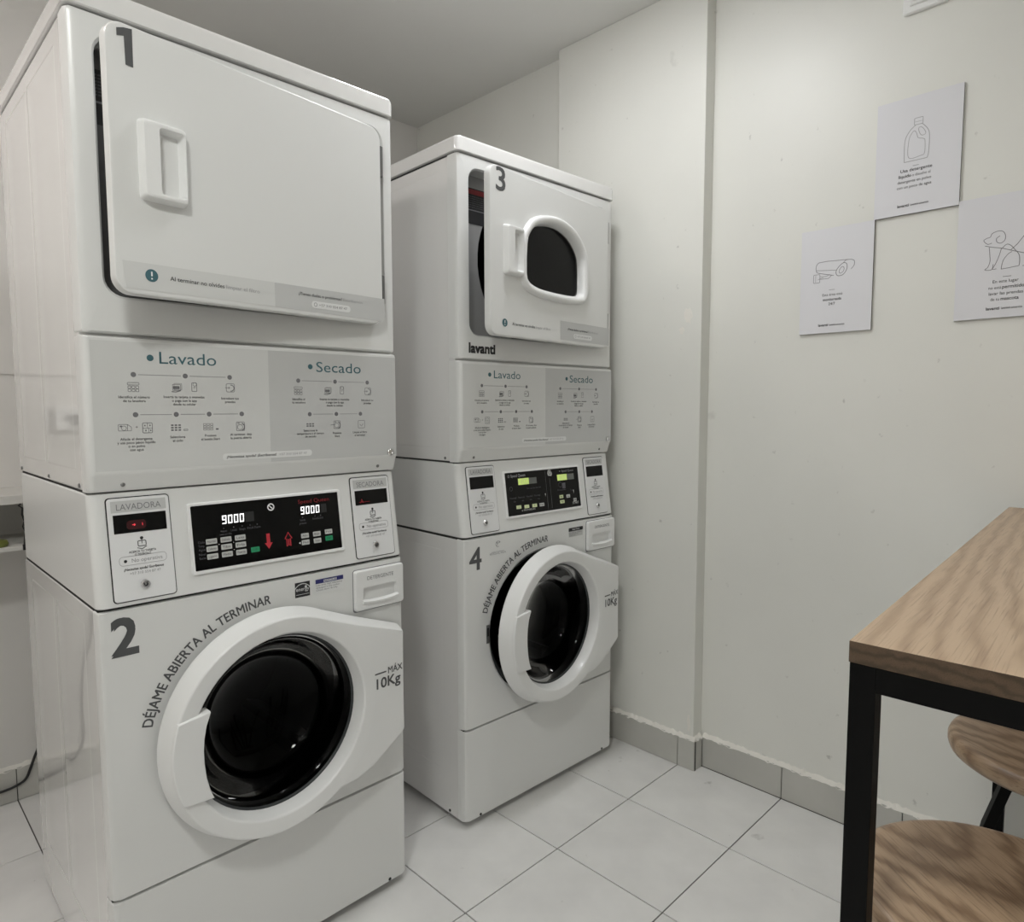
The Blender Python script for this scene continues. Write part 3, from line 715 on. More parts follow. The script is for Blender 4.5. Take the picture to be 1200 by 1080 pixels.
        if A and side == 0:
            Print(fb).rrect(mid-.024, mid+.010, 1.0165, 1.0335, .006).build('screen_glow', M['ledr3'], rd)
            Print(on_head(.0047)).rect(mid-.0145, mid-.0085, 1.0245, 1.0258).rect(mid-.0115, mid-.0095, 1.0230, 1.0270).rect(mid+.0030, mid+.0042, 1.0225, 1.0275).build('screen_digits', M['ledr'], rd)
        elif A:
            Print(fb).text('A', mid-.028, 1.0155, .010, 'c', .02).rect(mid-.036, mid-.006, 1.0170, 1.0182).build('screen_digits', M['ledr2'], rd)
    # display
    bz = MB(); f = lambda l, e: [on_head(e)(x, z) for x, z in l]
    x0, x1, za, zb = .1712, .5190, .9105, 1.0540
    bz.loft([f(rr(x0, x1, za, zb, .006, 4), -.001), f(rr(x0, x1, za, zb, .006, 4), .0035), f(rr(x0+.0015, x1-.0015, za+.0015, zb-.0015, .005, 4), .005), f(rr(x0+.006, x1-.006, za+.0065, zb-.0055, .0025, 4), .005), f(rr(x0+.0065, x1-.0065, za+.007, zb-.006, .002, 4), .0022)], False, False)
    dp = obj('display_panel', bz, M['plastic'], root)
    obj('display_glass', MB().add([on_head(.0025)(*p) for p in rr(x0+.006, x1-.006, za+.0065, zb-.0055, .002, 3)], [tuple(range(16))]), M['black'], dp, smooth=False)
    g1, g2 = on_head(.0029), on_head(.0033)
    def key(x, z, w_, h_, m, t=None):
        k_ = Print(g1).rrect(x-w_/2, x+w_/2, z-h_/2, z+h_/2, .0015); return k_.build('key', M[m], dp)
    if A:
        key_text = Print(g2)
        lab = [['Normal', 'Delicado', 'Lana'], ['Caliente', 'Tibia', 'Fría'], ['Ligero', 'Medio', 'Fuerte']]
        for r_, z in enumerate((.9732, .9582, .9427)):
            for c_, x in enumerate((.2138, .2436, .2735)):
                key(x, z, .0225, .0108, 'keyw'); key_text.text(lab[r_][c_], x, z-.0022, .0050, 'c', .0, width=.0165)
        for x, z, m_, t in ((.4208, .9574, 'keyw', 'Alta'), (.4504, .9577, 'keyw', 'Baja'), (.4806, .9590, 'keyw', 'Fría'), (.4210, .9423, 'keyw', 'Med'), (.4506, .9423, 'keyw', 'Tiempo'), (.4805, .9437, 'keyg', 'START'), (.3038, .9435, 'keyg', 'START')):
            key(x, z, .0190, .0108, m_); key_text.text(t, x, z-.0020, .0045, 'c', .0, width=.013)
        tag(key_text.build('key_text', M['ink'], dp), kind='stuff')
        Print(g2).seg('9000', .2385, 1.0055, .0175, .0090, .0034, .0023).build('digits', M['led'], dp)
        Print(g2).seg('9000', .4155, 1.0055, .0172, .0090, .0034, .0023).build('digits', M['led'], dp)
        for q in ((.288, .3075, 1.0040, 1.0250), (.4665, .481, 1.0040, 1.0240)): Print(g1).rect(*q).build('display_window', M['seam'], dp)
        Print(g1).rect(.3305, .3385, .9535, .9735).poly([(.3255, .9535), (.3345, .9400), (.3435, .9535)]).build('down_arrow', M['redl'], dp)
        U = Print(g1).line([(.3765, .9395), (.3765, .9560), (.3725, .9560), (.3808, .9700), (.3890, .9560), (.3850, .9560), (.3850, .9395)], .0024).rect(.3795, .3822, .941, .955); U.build('up_arrow', M['redl'], dp)
        Print(g2).text('Speed Queen', .411, 1.0300, .0085, width=.078, bold=.01).build('brand_lettering', M['redd'], dp)
        Print(g1).ring(.3468, 1.0296, .0068, .0026, 24).line([(.3432, 1.0332), (.3475, 1.0285), (.3505, 1.0262)], .0022).build('brand_emblem', M['white'], dp)
        D_ = Print(g1)
        for x, t in ((.241, 'Prelavado'), (.262, 'Lavado'), (.2800, 'Enjuague'), (.297, 'Final'), (.3130, 'Puerta')): D_.text(t, x, .9885, .0048, 'c', width=.013); D_.disc(x, .9965, .0012, 8)
        D_.text('precio por ciclo', .244, .9825, .0042, 'c', width=.024)
        for x, t in ((.419, 'Secando'), (.450, 'Enfriando'), (.4640, 'Lint')): D_.text(t, x, .9905, .0050, 'c', width=.013); D_.disc(x, .9985, .0014, 8)
        D_.text('precio', .419, .9835, .0048, 'c', width=.017)
        for z, t in ((.9735, 'Ciclo'), (.966, 'Temp.'), (.9585, 'Agua'), (.949, 'Nivel'), (.9415, 'Sucio')): D_.text(t, .187, z-.002, .0045, width=.013)
        tag(D_.build('display_text', M['dim'], dp), kind='stuff')
        tag(Print(g1).poly([(.4045, .9425), (.4085, .9450), (.4085, .9400)]).disc(.2285, .9650, .0009, 6).disc(.2585, .9650, .0009, 6).disc(.2585, .9500, .0009, 6).build('display_mark', M['white'], dp), kind='stuff')
    else:
        for xa in (.2325, .4090):
            Print(g1).rect(xa, xa+.0465, 1.0085, 1.0280).build('lcd_window', M['lcd'], dp)
            Print(g1).rect(xa+.0475, xa+.081, 1.0085, 1.0275).build('lcd_window', M['lcdo'], dp)
        P = Print(g2)
        for xa in (.2365, .413): P.seg('1800', xa, 1.0115, .0135, .0075, .0022, .0010)
        P.build('digits', M['keyy'], dp)
        for x, z, w_, h_, m_ in ((.2255, .9417, .021, .0105, 'keyy'), (.2594, .9403, .021, .0105, 'keyy'), (.2942, .9401, .021, .0105, 'keyy'), (.3267, .9397, .022, .0105, 'keyw'), (.4204, .9561, .018, .0105, 'keyy'), (.4536, .9553, .018, .0105, 'keyw'), (.4224, .9397, .021, .0105, 'keyy'), (.4850, .9404, .0155, .0105, 'keyw')): key(x, z, w_, h_, m_)
        T = Print(g2)
        for x, z, t in ((.2255, .9417, '1'), (.2594, .9403, '2'), (.2942, .9401, '3'), (.3267, .9397, 'START'), (.4204, .9561, 'Alta'), (.4536, .9553, 'Baja'), (.4224, .9397, 'Med'), (.4850, .9404, 'START')): T.text(t, x, z-.0022, .0046, 'c', .02)
        tag(T.build('key_text', M['ink'], dp), kind='stuff')
        Print(g1).text('Speed Queen', .203, 1.0335, .0085, width=.062, bold=.02).ring(.1945, 1.0370, .0035, .0012, 12).text('Speed Queen', .432, 1.0355, .0065, width=.058).disc(.4235, 1.0385, .002, 8).build('brand_lettering', M['inklite'], dp)
        Print(g1).poly([(.367, 1.028), (.383, 1.026), (.387, 1.034), (.379, 1.046), (.369, 1.046), (.365, 1.036)]).build('brand_emblem', M['keyw'], dp)
        Print(g2).ring(.376, 1.037, .0055, .0018, 14).build('brand_emblem', M['ink'], dp)
        Print(g1).rect(.3545, .3552, .922, 1.044).rect(.373, .3736, .924, 1.02).build('divider_line', M['inkgray'], dp)
        D_ = Print(g1)
        for k in range(5): D_.text('Color', .272+k*.013, .993, .005, 'c', width=.011)
        for k in range(4): D_.text('Normal', .205+k*.035, .968, .0055, 'c', width=.026); D_.text('tibia', .21+k*.035, .958, .004, 'c')
        D_.ring(.2, .999, .006, .001, 12).ring(.42, .995, .008, .001, 12).rect(.429, .445, .982, 1.0).text('Delicado', .405, .976, .0048, width=.04).text('Lint', .476, .97, .007, 'c')
        tag(D_.build('display_text', M['dim'], dp), kind='stuff')
        tag(Print(g1).text('MONEDAS', .246, .9275, .0055, width=.05).poly([(.237, .9305), (.242, .9305), (.2395, .927)]).text('START', .487, .9275, .0070, 'c', .03).poly([(.345, .973), (.349, .973), (.347, .963)]).poly([(.480, .973), (.484, .973), (.482, .961)]).build('display_text', M['keyw'], dp), kind='stuff')
    # detergent drawer
    dx0, dx1, dz0, dz1 = (.5375, .6780, .7575, .8560) if A else (.5345, .6775, .7605, .8610)
    px0, px1, pz0, pz1 = dx0+.021, dx1-.022, dz0+.020, dz0+.056
    dw = MB(); n = 4
    def outl(i, r): return rr(dx0+i, dx1-i, dz0+i, dz1-i, r, n)
    def sag(l, amt): return [(x, z-amt*max(0, 1-((x-(dx0+dx1)/2)/((dx1-dx0)/2))**2)*(1 if z < (dz0+dz1)/2-.02 else 0)) for x, z in l]
    dw.loft([at_y(sag(outl(0, .006), .004), .004), at_y(sag(outl(0, .006), .004), -.0070), at_y(sag(outl(.002, .006), .004), -.0105), at_y(sag(outl(.005, .005), .004), -.0114),
             at_y(rr(px0, px1, pz0, pz1, .003, n), -.0114), at_y(rr(px0+.001, px1-.001, pz0+.002, pz1-.0006, .003, n), -.0030), at_y(rr(px0+.001, px1-.001, pz0+.012, pz1, .003, n), -.0014)], False, True)
    drw = obj('detergent_drawer', dw, M['plastic'], root, angle=38)
    lip = MB(); lip.loft([[(x, y, pz0+.004+dz-.004*(1-((x-(px0+px1)/2)/((px1-px0)/2))**2)) for y, dz in ((-.010, .003), (-.0165, -.001), (-.0155, -.006), (-.009, -.008))] for x in [px0-.002+(px1-px0+.004)*k/10 for k in range(11)]])
    obj('drawer_grip', lip, M['plastic'], drw, angle=60)
    obj('drawer_gap', slab(MB(), dx0-.0016, dx1+.0016, dz0-.0045, dz1+.0016, -.0008, .003, .007, .0004), M['inkgray'], drw)
    Print(on_front(-.0118)).text('DETERGENTE', (dx0+dx1)/2, dz1-.0255, .0088, 'c', width=.076).build('drawer_text', M['inkgray'], drw)
    # prints on the front
    f1 = on_front(-.0005); f2 = on_front(-.0008)
    if A: Print(f1).text('2', .0220, .7825, .0690, bold=.06, width=.0425).build('numeral', M['inknum'], front)
    else: Print(f1).text('4', .0215, .7775, .0640, bold=.035, width=.0440).build('numeral', M['inknum'], front)
    Print(f1).arc('DÉJAME ABIERTA AL TERMINAR', CX+.003, CZ-.003, .2575, .0190, 165.5 if A else 162.5, 90.5 if A else 87.0, .014).build('door_message', M['inknum'], front)
    if A:
        Print(f1).rect(.3880, .4245, .8205, .8545).build('energy_badge', M['ink'], front)
        E_ = Print(f2).ring(.4060, .8290, .0215, .0016, 16, 25, 155).text('energy', .4065, .8345, .0085, 'c', .0, width=.032).line([(.39, .8265), (.4225, .8265)], .0008)
        E_.poly([(.4145+q*math.cos(R(90+36*k)), .8430+q*math.sin(R(90+36*k))) for k, q in [(k, .0045 if k % 2 == 0 else .0018) for k in range(10)]])
        E_.build('badge_mark', M['pill'], front)
        Print(f1).rect(.4380, .5110, .8205, .8535).build('notice_label', M['pill'], front)
        Print(f2).rect(.4385, .4590, .8430, .8530).rect(.4930, .5105, .8430, .8530).rect(.4590, .4930, .8505, .8530).rect(.4590, .4930, .8430, .8445).build('notice_header', M['inkblue'], front)
        Print(f2).text('NOTICE', .476, .8452, .0050, 'c', .02, width=.031).build('notice_title', M['inkblue'], front)
        N_ = Print(f2)
        for k, t in enumerate(('Use only high efficiency', 'detergent in this washer.', 'Close door firmly.')): N_.text(t, .440, .8375-k*.0058, .0036, width=.068-.006*k)
        N_.build('notice_text', M['inkgray'], front)
    else:
        Print(f1).rrect(.4460, .5175, .8370, .8490, .003).build('notice_label', M['ink'], front)
        Print(f2).text('NOTICE', .482, .8402, .0055, 'c', .02, width=.036).build('notice_title', M['pill'], front)
        N_ = Print(f1).rect(.4470, .5165, .8190, .8360); N_.build('notice_sheet', M['sticker'], front)
        N_ = Print(f2)
        for k, t in enumerate(('Use only high efficiency', 'detergent.', 'Close door.')): N_.text(t, .449, .8310-k*.0050, .0032, width=.062-.016*k)
        N_.build('notice_text', M['inkgray'], front)
        S_ = Print(f1).ring(.131, .842, .0085, .0016, 14, 40, 300).line([(.125, .836), (.138, .849)], .0018).poly([(.136, .852), (.142, .846), (.136, .844)]).disc(.1275, .846, .003)
        S_.build('recycle_symbol', M['inklite'], front)
        Print(f1).text('RECICLA EL AGUA', .131, .8115, .0055, 'c', .02, width=.064).text('cuida el planeta', .131, .8175, .0042, 'c', width=.05).build('recycle_text', M['inklite'], front)
    # latch plate beside the mouth
    if not A:
        lp = MB().box(.084, .096, -.001, .002, .548, .604); lt = obj('latch_plate', lp, M['screw'], root, smooth=False)
        obj('latch_slot', MB().box(.087, .093, -.002, .001, .570, .595), M['seam'], lt, smooth=False)
    # ---------------- door: origin on the hinge line
    hx, hy = .655, -.008
    def L(r, y, n=72): return [(CX-hx+r*math.cos(2*math.pi*k/n), y-hy, CZ+r*math.sin(2*math.pi*k/n)) for k in range(n)]
    rg = MB(); rg.loft([L(.2465, -.006), L(.2475, -.010), L(.2472, -.014), L(.2355, -.0500), L(.2335, -.0530), L(.2300, -.0545), L(.2030, -.0520), L(.1995, -.0505), L(.1975, -.0470), L(.1905, -.0280), L(.1870, -.012), L(.190, -.005), L(.225, -.004)], False, False, True)
    door = obj('door', rg, M['plastic'], root, loc=(hx, hy, 0), angle=60)
    # hinge cover: plate from the ring to the right edge
    def seg_hit(a, P):           # ray from the ring centre at angle a against the outline P
        ca, sa = math.cos(R(a)), math.sin(R(a))
        for (x1, z1), (x2, z2) in zip(P[:-1], P[1:]):
            ex, ez = x2-x1, z2-z1; det = ca*(-ez)+sa*ex
            if abs(det) < 1e-9: continue
            t = ((x1-CX)*(-ez)+(z1-CZ)*ex)/det; u = (ca*(z1-CZ)-sa*(x1-CX))/det
            if t > 0 and -1e-6 <= u <= 1+1e-6: return t
        return .2455
    OUT = [(.4270, .7925), (.5200, .7540), (.6475, .7065), (.6530, .7040), (.6545, .6990), (.6545, .4480), (.6530, .4430), (.6475, .4375), (.5600, .3800), (.5150, .3640), (.4650, .3590), (.4440, .3470)]
    angs = sorted([a for a in range(-61, 64, 3)]+[math.degrees(math.atan2(z-CZ, x-CX)) for x, z in OUT[1:-1]])
    angs = [a for a in angs if -62 < a < 64]
    hc = MB(); rows = []
    for a in angs:
        t = max(seg_hit(a, OUT), .2465); ca, sa = math.cos(R(a)), math.sin(R(a))
        rows.append([(CX-hx+q*ca, y-hy, CZ+q*sa) for q, y in ((.2275, -.0500), (.2290, -.0540), (t-.0165, -.0540), (t-.0140, -.0530), (t-.0120, -.0500), (t, -.0140), (t, -.0070))])
    n = len(rows[0])
    hc.add([p for r_ in rows for p in r_], [(k*n+q, k*n+q+1, (k+1)*n+q+1, (k+1)*n+q) for k in range(len(rows)-1) for q in range(n-1)])
    hcv = obj('hinge_cover', hc, M['plastic'], door, angle=60)
    ff = lambda x, z: (x-hx, -.0546-hy, z)
    Print(ff).rect(.5565, .5890, .6085, .6120).text('MÁX', .5945, .6035, .0155, bold=.03, width=.0420).text('10Kg', .5610, .5730, .0245, bold=.04, width=.0690).build('capacity_text', M['inknum'], door)
    # grip on the left of the ring
    gi = [(.1690, .6515), (.1610, .6250), (.1560, .6000), (.1540, .5750), (.1545, .5500), (.1575, .5200), (.1630, .4950), (.1700, .4730)]
    go = [(CX+.236*math.cos(R(a)), CZ+.236*math.sin(R(a))) for a in (202, 195, 188, 181, 174, 167, 163, 160.5)]
    gp = gi+go
    area = sum(gp[i-1][0]*gp[i][1]-gp[i][0]*gp[i-1][1] for i in range(len(gp)))
    if area < 0: gp = gp[::-1]
    G = lambda o, y: [(x-hx, y-hy, z) for x, z in offset2(gp, o)]
    gm = MB(); gm.loft([G(0, -.030), G(0, -.0550), G(.0012, -.0580), G(.003, -.0590)])
    obj('grip', gm, M['plastic'], door, angle=40)
    # glass bowl and its dark rim
    bw = MB(); bw.loft([L(r, y) for r, y in ((.186, -.016), (.178, -.012), (.168, .004), (.158, .04), (.140, .075), (.100, .095), (.05, .101), (.01, .102))], False, True)
    obj('glass_bowl', bw, M['glass'], door, angle=80)
    ln = MB(); ln.loft([L(r, y) for r, y in ((.1895, -.012), (.190, .000), (.179, .012), (.166, .040), (.150, .075))], False, False); obj('blackout_liner', ln, M['seam'], door, angle=80)  # black shell added around the bowl to keep its sides dark
    rm = MB(); rm.loft([L(r, y) for r, y in ((.190, -.020), (.186, -.019), (.1835, -.014), (.182, -.008), (.188, -.004))], False, False); obj('glass_rim', rm, M['rubber'], door, angle=80)
    door.rotation_euler = (0, 0, R(1.2 if A else 4.6))

POS = {'A': ((0, 0, 0), 0.0), 'B': ((.9243, .0415, 0), R(-1.706))}
for k, (dn, wn) in {'A': ('1', '2'), 'B': ('3', '4')}.items():
    loc, rz = POS[k]
    w_ = empty('washing_machine', loc, rz); make_washer(w_, wn, k)
    d_ = empty('tumble_dryer', (loc[0], loc[1], 0), rz); make_dryer(d_, dn, k == 'B', 0)
    # put the dryer's own origin at its base, 1.0875 m up
    for ch in list(d_.children): ch.location.z -= 1.0875
    d_.location.z = 1.0875
    if k == 'A':
        tag(w_, 'white front-loading washing machine numbered 2 with red 9000 display, under the solid-door dryer', 'washing machine', 'front-loading washers')
        tag(d_, 'white tumble dryer numbered 1 with a plain solid door ajar, stacked on washer 2', 'tumble dryer', 'stacked dryers')
    else:
        tag(w_, 'white front-loading washing machine numbered 4 with green display and round door ajar', 'washing machine', 'front-loading washers')
        tag(d_, 'white tumble dryer numbered 3 with a dark window in its door, stacked on washer 4', 'tumble dryer', 'stacked dryers')

# ------------------------------------------------------------------ posters on the right wall
def poster(y0, y1, z0, z1, label, draw):
    """foam board on the right wall; y0 is the left edge in view (larger y)"""
    t = .007
    root = empty('poster', (XW, (y0+y1)/2, z0)); cy = (y0+y1)/2
    bd = MB().box(-t, -.0006, y1-cy, y0-cy, 0, z1-z0)
    b = obj('poster_board', bd, M['foamedge'], root, smooth=False)
    wd = y0-y1; hh = z1-z0
    s = wd/.200
    f = lambda u, v, e=.0003: (-t-e, (.1-u)*s, v*s)      # u 0..0.2 to the right, v 0..0.3 upwards
    Print(lambda u, v: f(u, v, .0002)).rect(0, .2, 0, hh/s).build('print_sheet', M['foam'], root)
    draw(root, lambda u, v: f(u, v, .0005))
    return tag(root, label, 'poster', 'white notice boards')
def footer(P, u0=.058):
    P.text('lavanti', u0, .0200, .0068, bold=.06, width=.027).text('Lavandería autoservicio', u0+.031, .0205, .0050, bold=.03, width=.042)
def draw_jug(root, f):
    K = Print(f)
    K.line(spline([(.070, .136), (.069, .170), (.071, .197), (.081, .215), (.091, .224), (.094, .226)], 5, False), .0017)
    K.line([(.070, .136), (.1235, .136)], .0017); K.line(spline([(.1235, .136), (.1265, .150), (.127, .190), (.123, .208), (.111, .224), (.107, .226)], 5, False), .0017)
    K.line(rr(.0905, .1105, .2265, .2435, .002, 3), .0015, True); K.line([(.092, .234), (.109, .234)], .001)
    K.line(spline([(.101, .216), (.107, .218), (.114, .210), (.118, .199), (.110, .196), (.104, .203)], 4), .0014, True)
    K.line(spline([(.080, .146), (.079, .190), (.086, .208), (.092, .212), (.097, .204), (.101, .192), (.113, .187), (.117, .180), (.117, .150), (.108, .145)], 5), .0014, True)
    K.build('drawing', M['inklite'], root)
    T = Print(f).line([(.091, .123), (.105, .123)], .0009)
    T.text('Usa detergente', .062, .1100, .0078, bold=.03, width=.074).text('líquido', .058, .0960, .0078, bold=.04, width=.030).text('o disuelve el', .0905, .0960, .0070, width=.042)
    T.text('detergente en polvo', .056, .0820, .0070, width=.079, bold=.01).text('con un poco de agua', .055, .0680, .0070, width=.081, bold=.01)
    T.build('poster_text', M['ink'], root)
    T = Print(f); footer(T); T.build('poster_footer', M['ink'], root)
def draw_camera(root, f):
    K = Print(f)
    K.line(spline([(.052, .206), (.046, .200), (.044, .190), (.046, .181), (.052, .176), (.095, .164)], 5, False), .0016)
    K.line([(.052, .206), (.075, .207), (.130, .204), (.142, .203)], .0016)
    K.line(spline([(.142, .203), (.150, .198), (.150, .186), (.142, .176)], 5, False), .0016)
    K.line([(.046, .184), (.104, .178)], .0013)
    K.line(spline([(.106, .162), (.101, .172), (.106, .184), (.120, .196), (.130, .192), (.130, .176), (.120, .163)], 5), .0018, True)
    K.line(spline([(.112, .168), (.110, .176), (.117, .186), (.123, .182), (.121, .172)], 4), .0014, True)
    K.line(spline([(.120, .196), (.128, .203), (.142, .203)], 4, False), .0014)
    K.line([(.090, .166), (.080, .157), (.056, .158)], .0014); K.line([(.084, .169), (.074, .164), (.056, .165)], .0012)
    K.line(rr(.038, .056, .148, .172, .002, 2), .0013, True); K.line([(.044, .150), (.044, .170)], .001); K.line([(.050, .157), (.066, .162)], .001)
    K.build('drawing', M['inkgray'], root)
    T = Print(f).line([(.083, .124), (.099, .124)], .0009)
    T.text('Esta área está', .065, .107, .0072, width=.056).text('monitoreada', .067, .093, .0075, bold=.035, width=.051).text('24/7', .092, .080, .0075, 'c', .02, width=.018)
    T.build('poster_text', M['ink'], root)
    T = Print(f); footer(T, .056); T.build('poster_footer', M['ink'], root)
def draw_dog(root, f):
    K = Print(f)
    K.line(spline([(.060, .187), (.057, .193), (.063, .197), (.070, .199), (.074, .207), (.086, .211), (.096, .208), (.101, .198), (.100, .187), (.093, .181), (.085, .184), (.083, .193), (.090, .199)], 5, False), .0015)
    K.line(spline([(.060, .187), (.066, .182), (.074, .184)], 4, False), .0014)
    K.line([(.060, .179), (.074, .174), (.096, .168), (.115, .160), (.135, .152), (.152, .146)], .0016)
    K.line(spline([(.069, .174), (.071, .155), (.072, .140), (.068, .126), (.062, .120), (.076, .119), (.079, .132)], 5, False), .0014)
    K.line(spline([(.094, .168), (.090, .150), (.084, .133), (.078, .120), (.086, .120)], 5, False), .0014)
    K.line(spline([(.094, .166), (.104, .176), (.113, .172), (.122, .160), (.130, .148), (.132, .132), (.131, .121)], 5, False), .0015)
    K.line(spline([(.131, .121), (.100, .118), (.096, .120), (.099, .138), (.108, .152), (.116, .157)], 5, False), .0014)
    K.line([(.112, .160), (.126, .174), (.140, .194), (.152, .212), (.160, .222)], .0015)
    K.line(spline([(.142, .121), (.150, .126), (.152, .136), (.146, .143), (.141, .138)], 5, False), .0014); K.line([(.138, .120), (.156, .120)], .0013)
    K.build('drawing', M['inkgray'], root)
    T = Print(f).line([(.100, .099), (.117, .099)], .0010)
    T.text('En este lugar', .080, .0850, .0072, width=.052, bold=.01).text('no está', .072, .0705, .0072, width=.026).text('permitido', .100, .0705, .0078, bold=.035, width=.044).text('lavar las prendas', .073, .0560, .0072, width=.069, bold=.01)
    T.text('de tu', .077, .0420, .0072, width=.018).text('mascota', .098, .0420, .0078, bold=.035, width=.036)
    T.build('poster_text', M['ink'], root)
    T = Print(f); footer(T, .069); T.build('poster_footer', M['ink'], root)
poster(-.7500, -.9515, 1.7635, 2.0670, 'white board with a detergent jug drawing, topmost of the three on the right wall', draw_jug)
poster(-.5535, -.7530, 1.4630, 1.7635, 'white board with a security camera drawing, left of the other boards', draw_camera)
poster(-.9520, -1.1540, 1.4685, 1.7710, 'white board with a line drawing of a dog, at the right picture edge', draw_dog)

# electrical cover plate high on the wall
root = empty('wall_box', (XW, -.8555, 2.281)); tag(root, 'white electrical cover plate high on the right wall above the boards', 'wall plate')
def xslab(x_out, y0, y1, z0, z1, r, b, x_in=-.0005):
    l = lambda i, rr_: [(y, z) for y, z in rr(y0+i, y1-i, z0+i, z1-i, rr_, 4)]
    return MB().loft([[(x_in, y, z) for y, z in l(0, r)], [(x_out+b, y, z) for y, z in l(0, r)], [(x_out, y, z) for y, z in l(b, r)]])
obj('cover', xslab(-.013, -.0525, .0525, 0, .118, .006, .003), M['plastic'], root)
obj('switch', xslab(-.019, -.033, .036, .016, .102, .003, .002, -.012), M['plastic'], root)
obj('rocker', xslab(-.022, -.026, .029, .024, .094, .002, .002, -.018), M['plastic'], root)

# ------------------------------------------------------------------ bar table and stools
TA = math.atan2(.0590, 1.2844)
tb = empty('bar_table', (.427, -1.1559, 0), TA)
tag(tb, 'tall bar table with wood plank top and black square-tube frame, right foreground', 'table')
TL, TWd, TH, TT, S = 1.290, .60, 1.0, .0235, .026
def bar(x0, x1, y0, y1, z0, z1): return MB().box(x0, x1, y0, y1, z0, z1)
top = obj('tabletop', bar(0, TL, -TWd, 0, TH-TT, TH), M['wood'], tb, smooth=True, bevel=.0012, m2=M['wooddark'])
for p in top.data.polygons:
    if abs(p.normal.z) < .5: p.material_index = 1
e = .001
for x, y in ((e, -e-S), (TL-e-S, -e-S), (e, -TWd+e), (TL-e-S, -TWd+e)):
    obj('leg', bar(x, x+S, y, y+S, .0005, TH-TT), M['iron'], tb, smooth=False, bevel=.0012)
for x in (e, TL-e-S):
    obj('end_rail', bar(x, x+S, -TWd+e+S, -e-S, TH-TT-.0275, TH-TT), M['iron'], tb, smooth=False, bevel=.0008)
for y in (-e-S, -TWd+e):
    obj('side_rail', bar(e+S, TL-e-S, y, y+S, TH-TT-.0275, TH-TT), M['iron'], tb, smooth=False, bevel=.0008)
obj('foot_rail', bar(e+S, TL-e-S, -TWd+e, -TWd+e+S, .20, .20+S), M['iron'], tb, smooth=False, bevel=.0008)

def stool(x, y, zs, r, rz, label, legrot):
    t = empty('bar_stool', (x, y, 0), rz); tag(t, label, 'stool', 'round wooden stools')
    n = 56; prof = [(.02, zs-.034), (r-.010, zs-.034), (r-.003, zs-.029), (r, zs-.021), (r, zs-.012), (r-.003, zs-.005), (r-.009, zs-.001), (r-.016, zs)]
    mb = MB(); mb.loft([[(q*math.cos(2*math.pi*k/n), q*math.sin(2*math.pi*k/n), z) for k in range(n)] for q, z in prof])
    obj('seat', mb, M['seatw'], t, angle=50)
    obj('seat_plate', MB().loft([[(q*math.cos(2*math.pi*k/24), q*math.sin(2*math.pi*k/24), z) for k in range(24)] for q, z in ((.085, zs-.040), (.085, zs-.034))]), M['iron'], t)
    for k in range(4):
        a = legrot+math.pi/2*k; u = Vector((math.cos(a), math.sin(a), 0)); v = Vector((-math.sin(a), math.cos(a), 0))
        loops = []
        for d, z, wd in ((.070, zs-.036, .013), (.071, zs-.075, .013), (.098, zs-.17, .013), (.185, .012, .012), (.187, .0005, .012)):
            c = u*d+Vector((0, 0, z)); loops.append([c+u*.0085+v*wd, c+u*.0085-v*wd, c-u*.0085-v*wd, c-u*.0085+v*wd])
        obj('leg', MB().loft(loops), M['iron'], t, smooth=False, bevel=.0015)
        g = MB(); c0 = u*.055+Vector((0, 0, zs-.036))
        g.loft([[u*d+Vector((0, 0, z))+v*s for d, z in ((.020, zs-.038), (.066, zs-.038), (.069, zs-.10))] for s in (-.003, .003)])
        obj('gusset', g, M['iron'], t, smooth=False)
    rg = MB(); q = .162; zr = .20; m = 36
    rg.loft([[((q+.009*math.cos(b))*math.cos(2*math.pi*k/m), (q+.009*math.cos(b))*math.sin(2*math.pi*k/m), zr+.009*math.sin(b)) for b in [2*math.pi*i/8 for i in range(8)]] for k in range(m)], closed=True)
    obj('foot_ring', rg, M['iron'], t)
stool(.637, -1.2727, .66, .1650, R(50), 'round wooden stool nearest the camera, tucked under the table end', R(72))
stool(1.140, -1.2750, .66, .1650, R(60), 'round wooden stool farther along under the table, half hidden by its frame', R(45))

# ------------------------------------------------------------------ back corner on the left: shelf, soap, cord
sh = empty('wall_shelf', (-.02, YB, .845)); tag(sh, 'small white two-board wall shelf behind machine 2 at the left edge', 'shelf')
obj('shelf_board', MB().box(-.34, .40, -.262, -.001, .0, .012), M['shelf'], sh, smooth=False, bevel=.001)
obj('shelf_board', MB().box(-.34, .40, -.262, -.001, .133, .157), M['shelf'], sh, smooth=False, bevel=.001)
obj('back_board', MB().box(-.34, .40, -.012, -.001, .012, .133), M['shelf'], sh, smooth=False)
for x in (-.34, .388): obj('side_board', MB().box(x, x+.012, -.262, -.012, .012, .133), M['shelf'], sh, smooth=False)
gs = MB(); gs.loft([at_z([(a*.035, b*.022) for a, b in [(math.cos(2*math.pi*k/20), math.sin(2*math.pi*k/20)) for k in range(20)]], 0), at_z([(1.1*a*.035, 1.1*b*.022) for a, b in [(math.cos(2*math.pi*k/20), math.sin(2*math.pi*k/20)) for k in range(20)]], .008),
                    at_z([(a*.035, b*.022) for a, b in [(math.cos(2*math.pi*k/20), math.sin(2*math.pi*k/20)) for k in range(20)]], .018), at_z([(a*.02, b*.012) for a, b in [(math.cos(2*math.pi*k/20), math.sin(2*math.pi*k/20)) for k in range(20)]], .021)])
tag(obj('soap_bar', gs, M['green'], loc=(-.028, .958, .857)), 'small olive green soap bar on the lower board of the white shelf', 'soap')
hz = MB(); hz.tube([(0.0, 0, .0), (-.006, 0, -.004), (.003, 0, -.012), (.001, 0, -.03), (.006, 0, -.05), (.002, 0, -.065), (.007, 0, -.08), (.004, 0, -.105), (.003, 0, -.118)], .0028, 6)
hz.box(-.001, .009, -.004, .004, -.132, -.116)
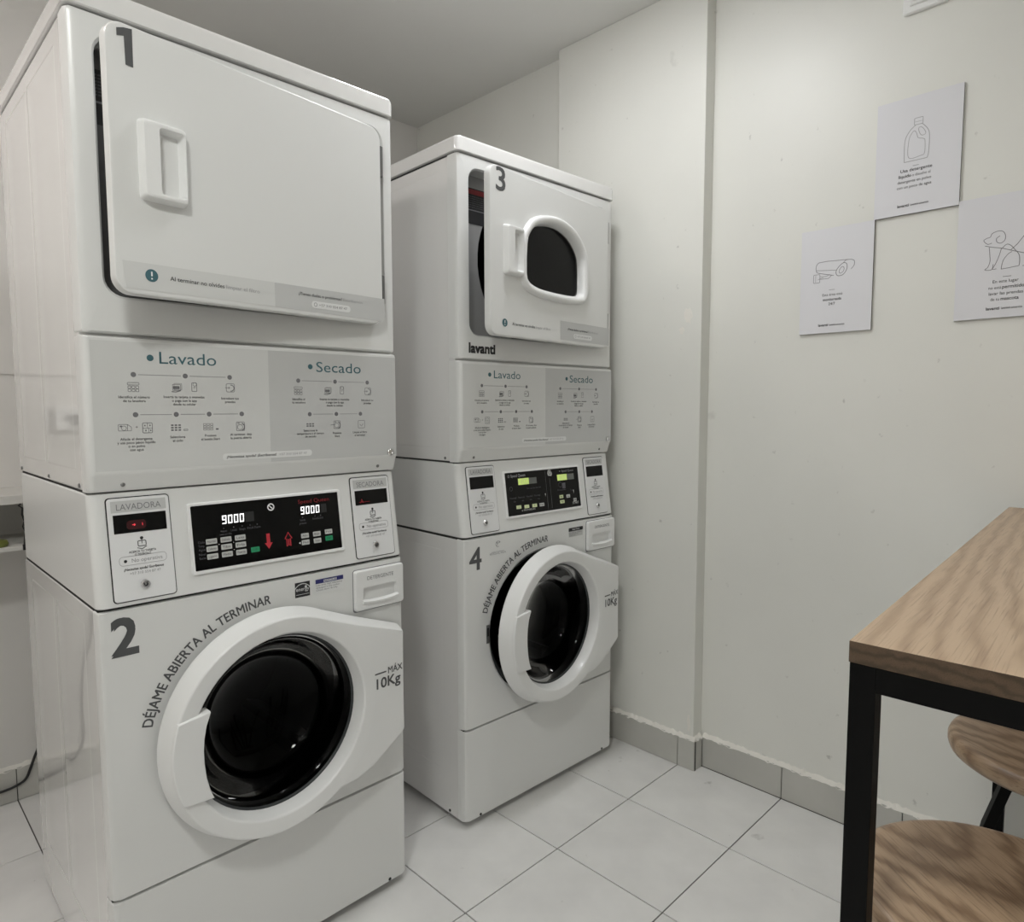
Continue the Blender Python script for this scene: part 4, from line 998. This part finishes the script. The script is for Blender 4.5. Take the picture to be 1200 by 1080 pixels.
tag(obj('hanging_cord', hz, M['cable'], loc=(.038, .922, .978)), 'short dark tassel cord hanging under the upper board of the white shelf', 'cord')
cb = MB(); cy = YB-.016
path = [(.40, cy, .30), (.20, cy, .27), (.115, cy, .21), (.078, cy, .139), (.060, cy, .092), (.045, cy, .062), (.015, cy-.004, .052), (-.018, cy-.004, .049), (-.083, cy-.003, .047), (-.135, cy-.002, .056), (-.172, cy, .075), (-.200, cy, .112), (-.210, cy, .16), (-.210, cy, .268), (-.222, cy, .38), (-.249, cy, .509), (-.240, cy, .75), (-.240, cy-.25, .79), (-.240, cy-.258, .83), (-.240, cy-.258, 1.02), (-.235, cy-.22, 1.06), (-.225, cy-.02, 1.12), (-.222, cy-.012, 1.20)]
p2 = [(-.249, cy, .509), (-.243, cy, .70)]
pp = path[:16]+[(-.262, cy, .70)]+[(-.375, cy, .80), (-.385, cy, 1.02), (-.33, cy, 1.12), (-.245, cy-.012, 1.19), (-.235, cy-.018, 1.212)]
pts = []
for i in range(len(pp)-1):
    for q in range(6):
        t = q/6; P = [Vector(pp[max(0, min(len(pp)-1, i+j))]) for j in (-1, 0, 1, 2)]
        pts.append(0.5*((2*P[1])+(-P[0]+P[2])*t+(2*P[0]-5*P[1]+4*P[2]-P[3])*t*t+(-P[0]+3*P[1]-3*P[2]+P[3])*t**3))
cb.tube(pts, .0042, 8)
cord = empty('power_cable', (-.02, YB-.02, .05)); pc = obj('cord_run', cb, M['cable'], cord, loc=(.02, -YB+.02, -.05))
pb = MB(); pb.box(-.252, -.222, YB-.062, YB-.031, 1.200, 1.226); obj('plug', pb, M['cable'], cord, loc=(.02, -YB+.02, -.05), bevel=.003)
tag(cord, 'black power cord running low along the back wall behind machine 2', 'cord')
ob = empty('power_outlet', (-.222, YB, 1.176)); tag(ob, 'white double power outlet on the back wall, seen mirrored in dryer 1', 'outlet')
obj('outlet_box', slab(MB(), -.045, .045, 0, .078, -.03, -.0005, .006, .004), M['plastic'], ob)
for x in (-.016, .012):
    s_ = MB(); s_.loft([at_y(circle2(x, .040, r, 16), y) for r, y in ((.011, -.0295), (.011, -.0310), (.009, -.0312))], False, True); obj('socket', s_, M['inklite'], ob)
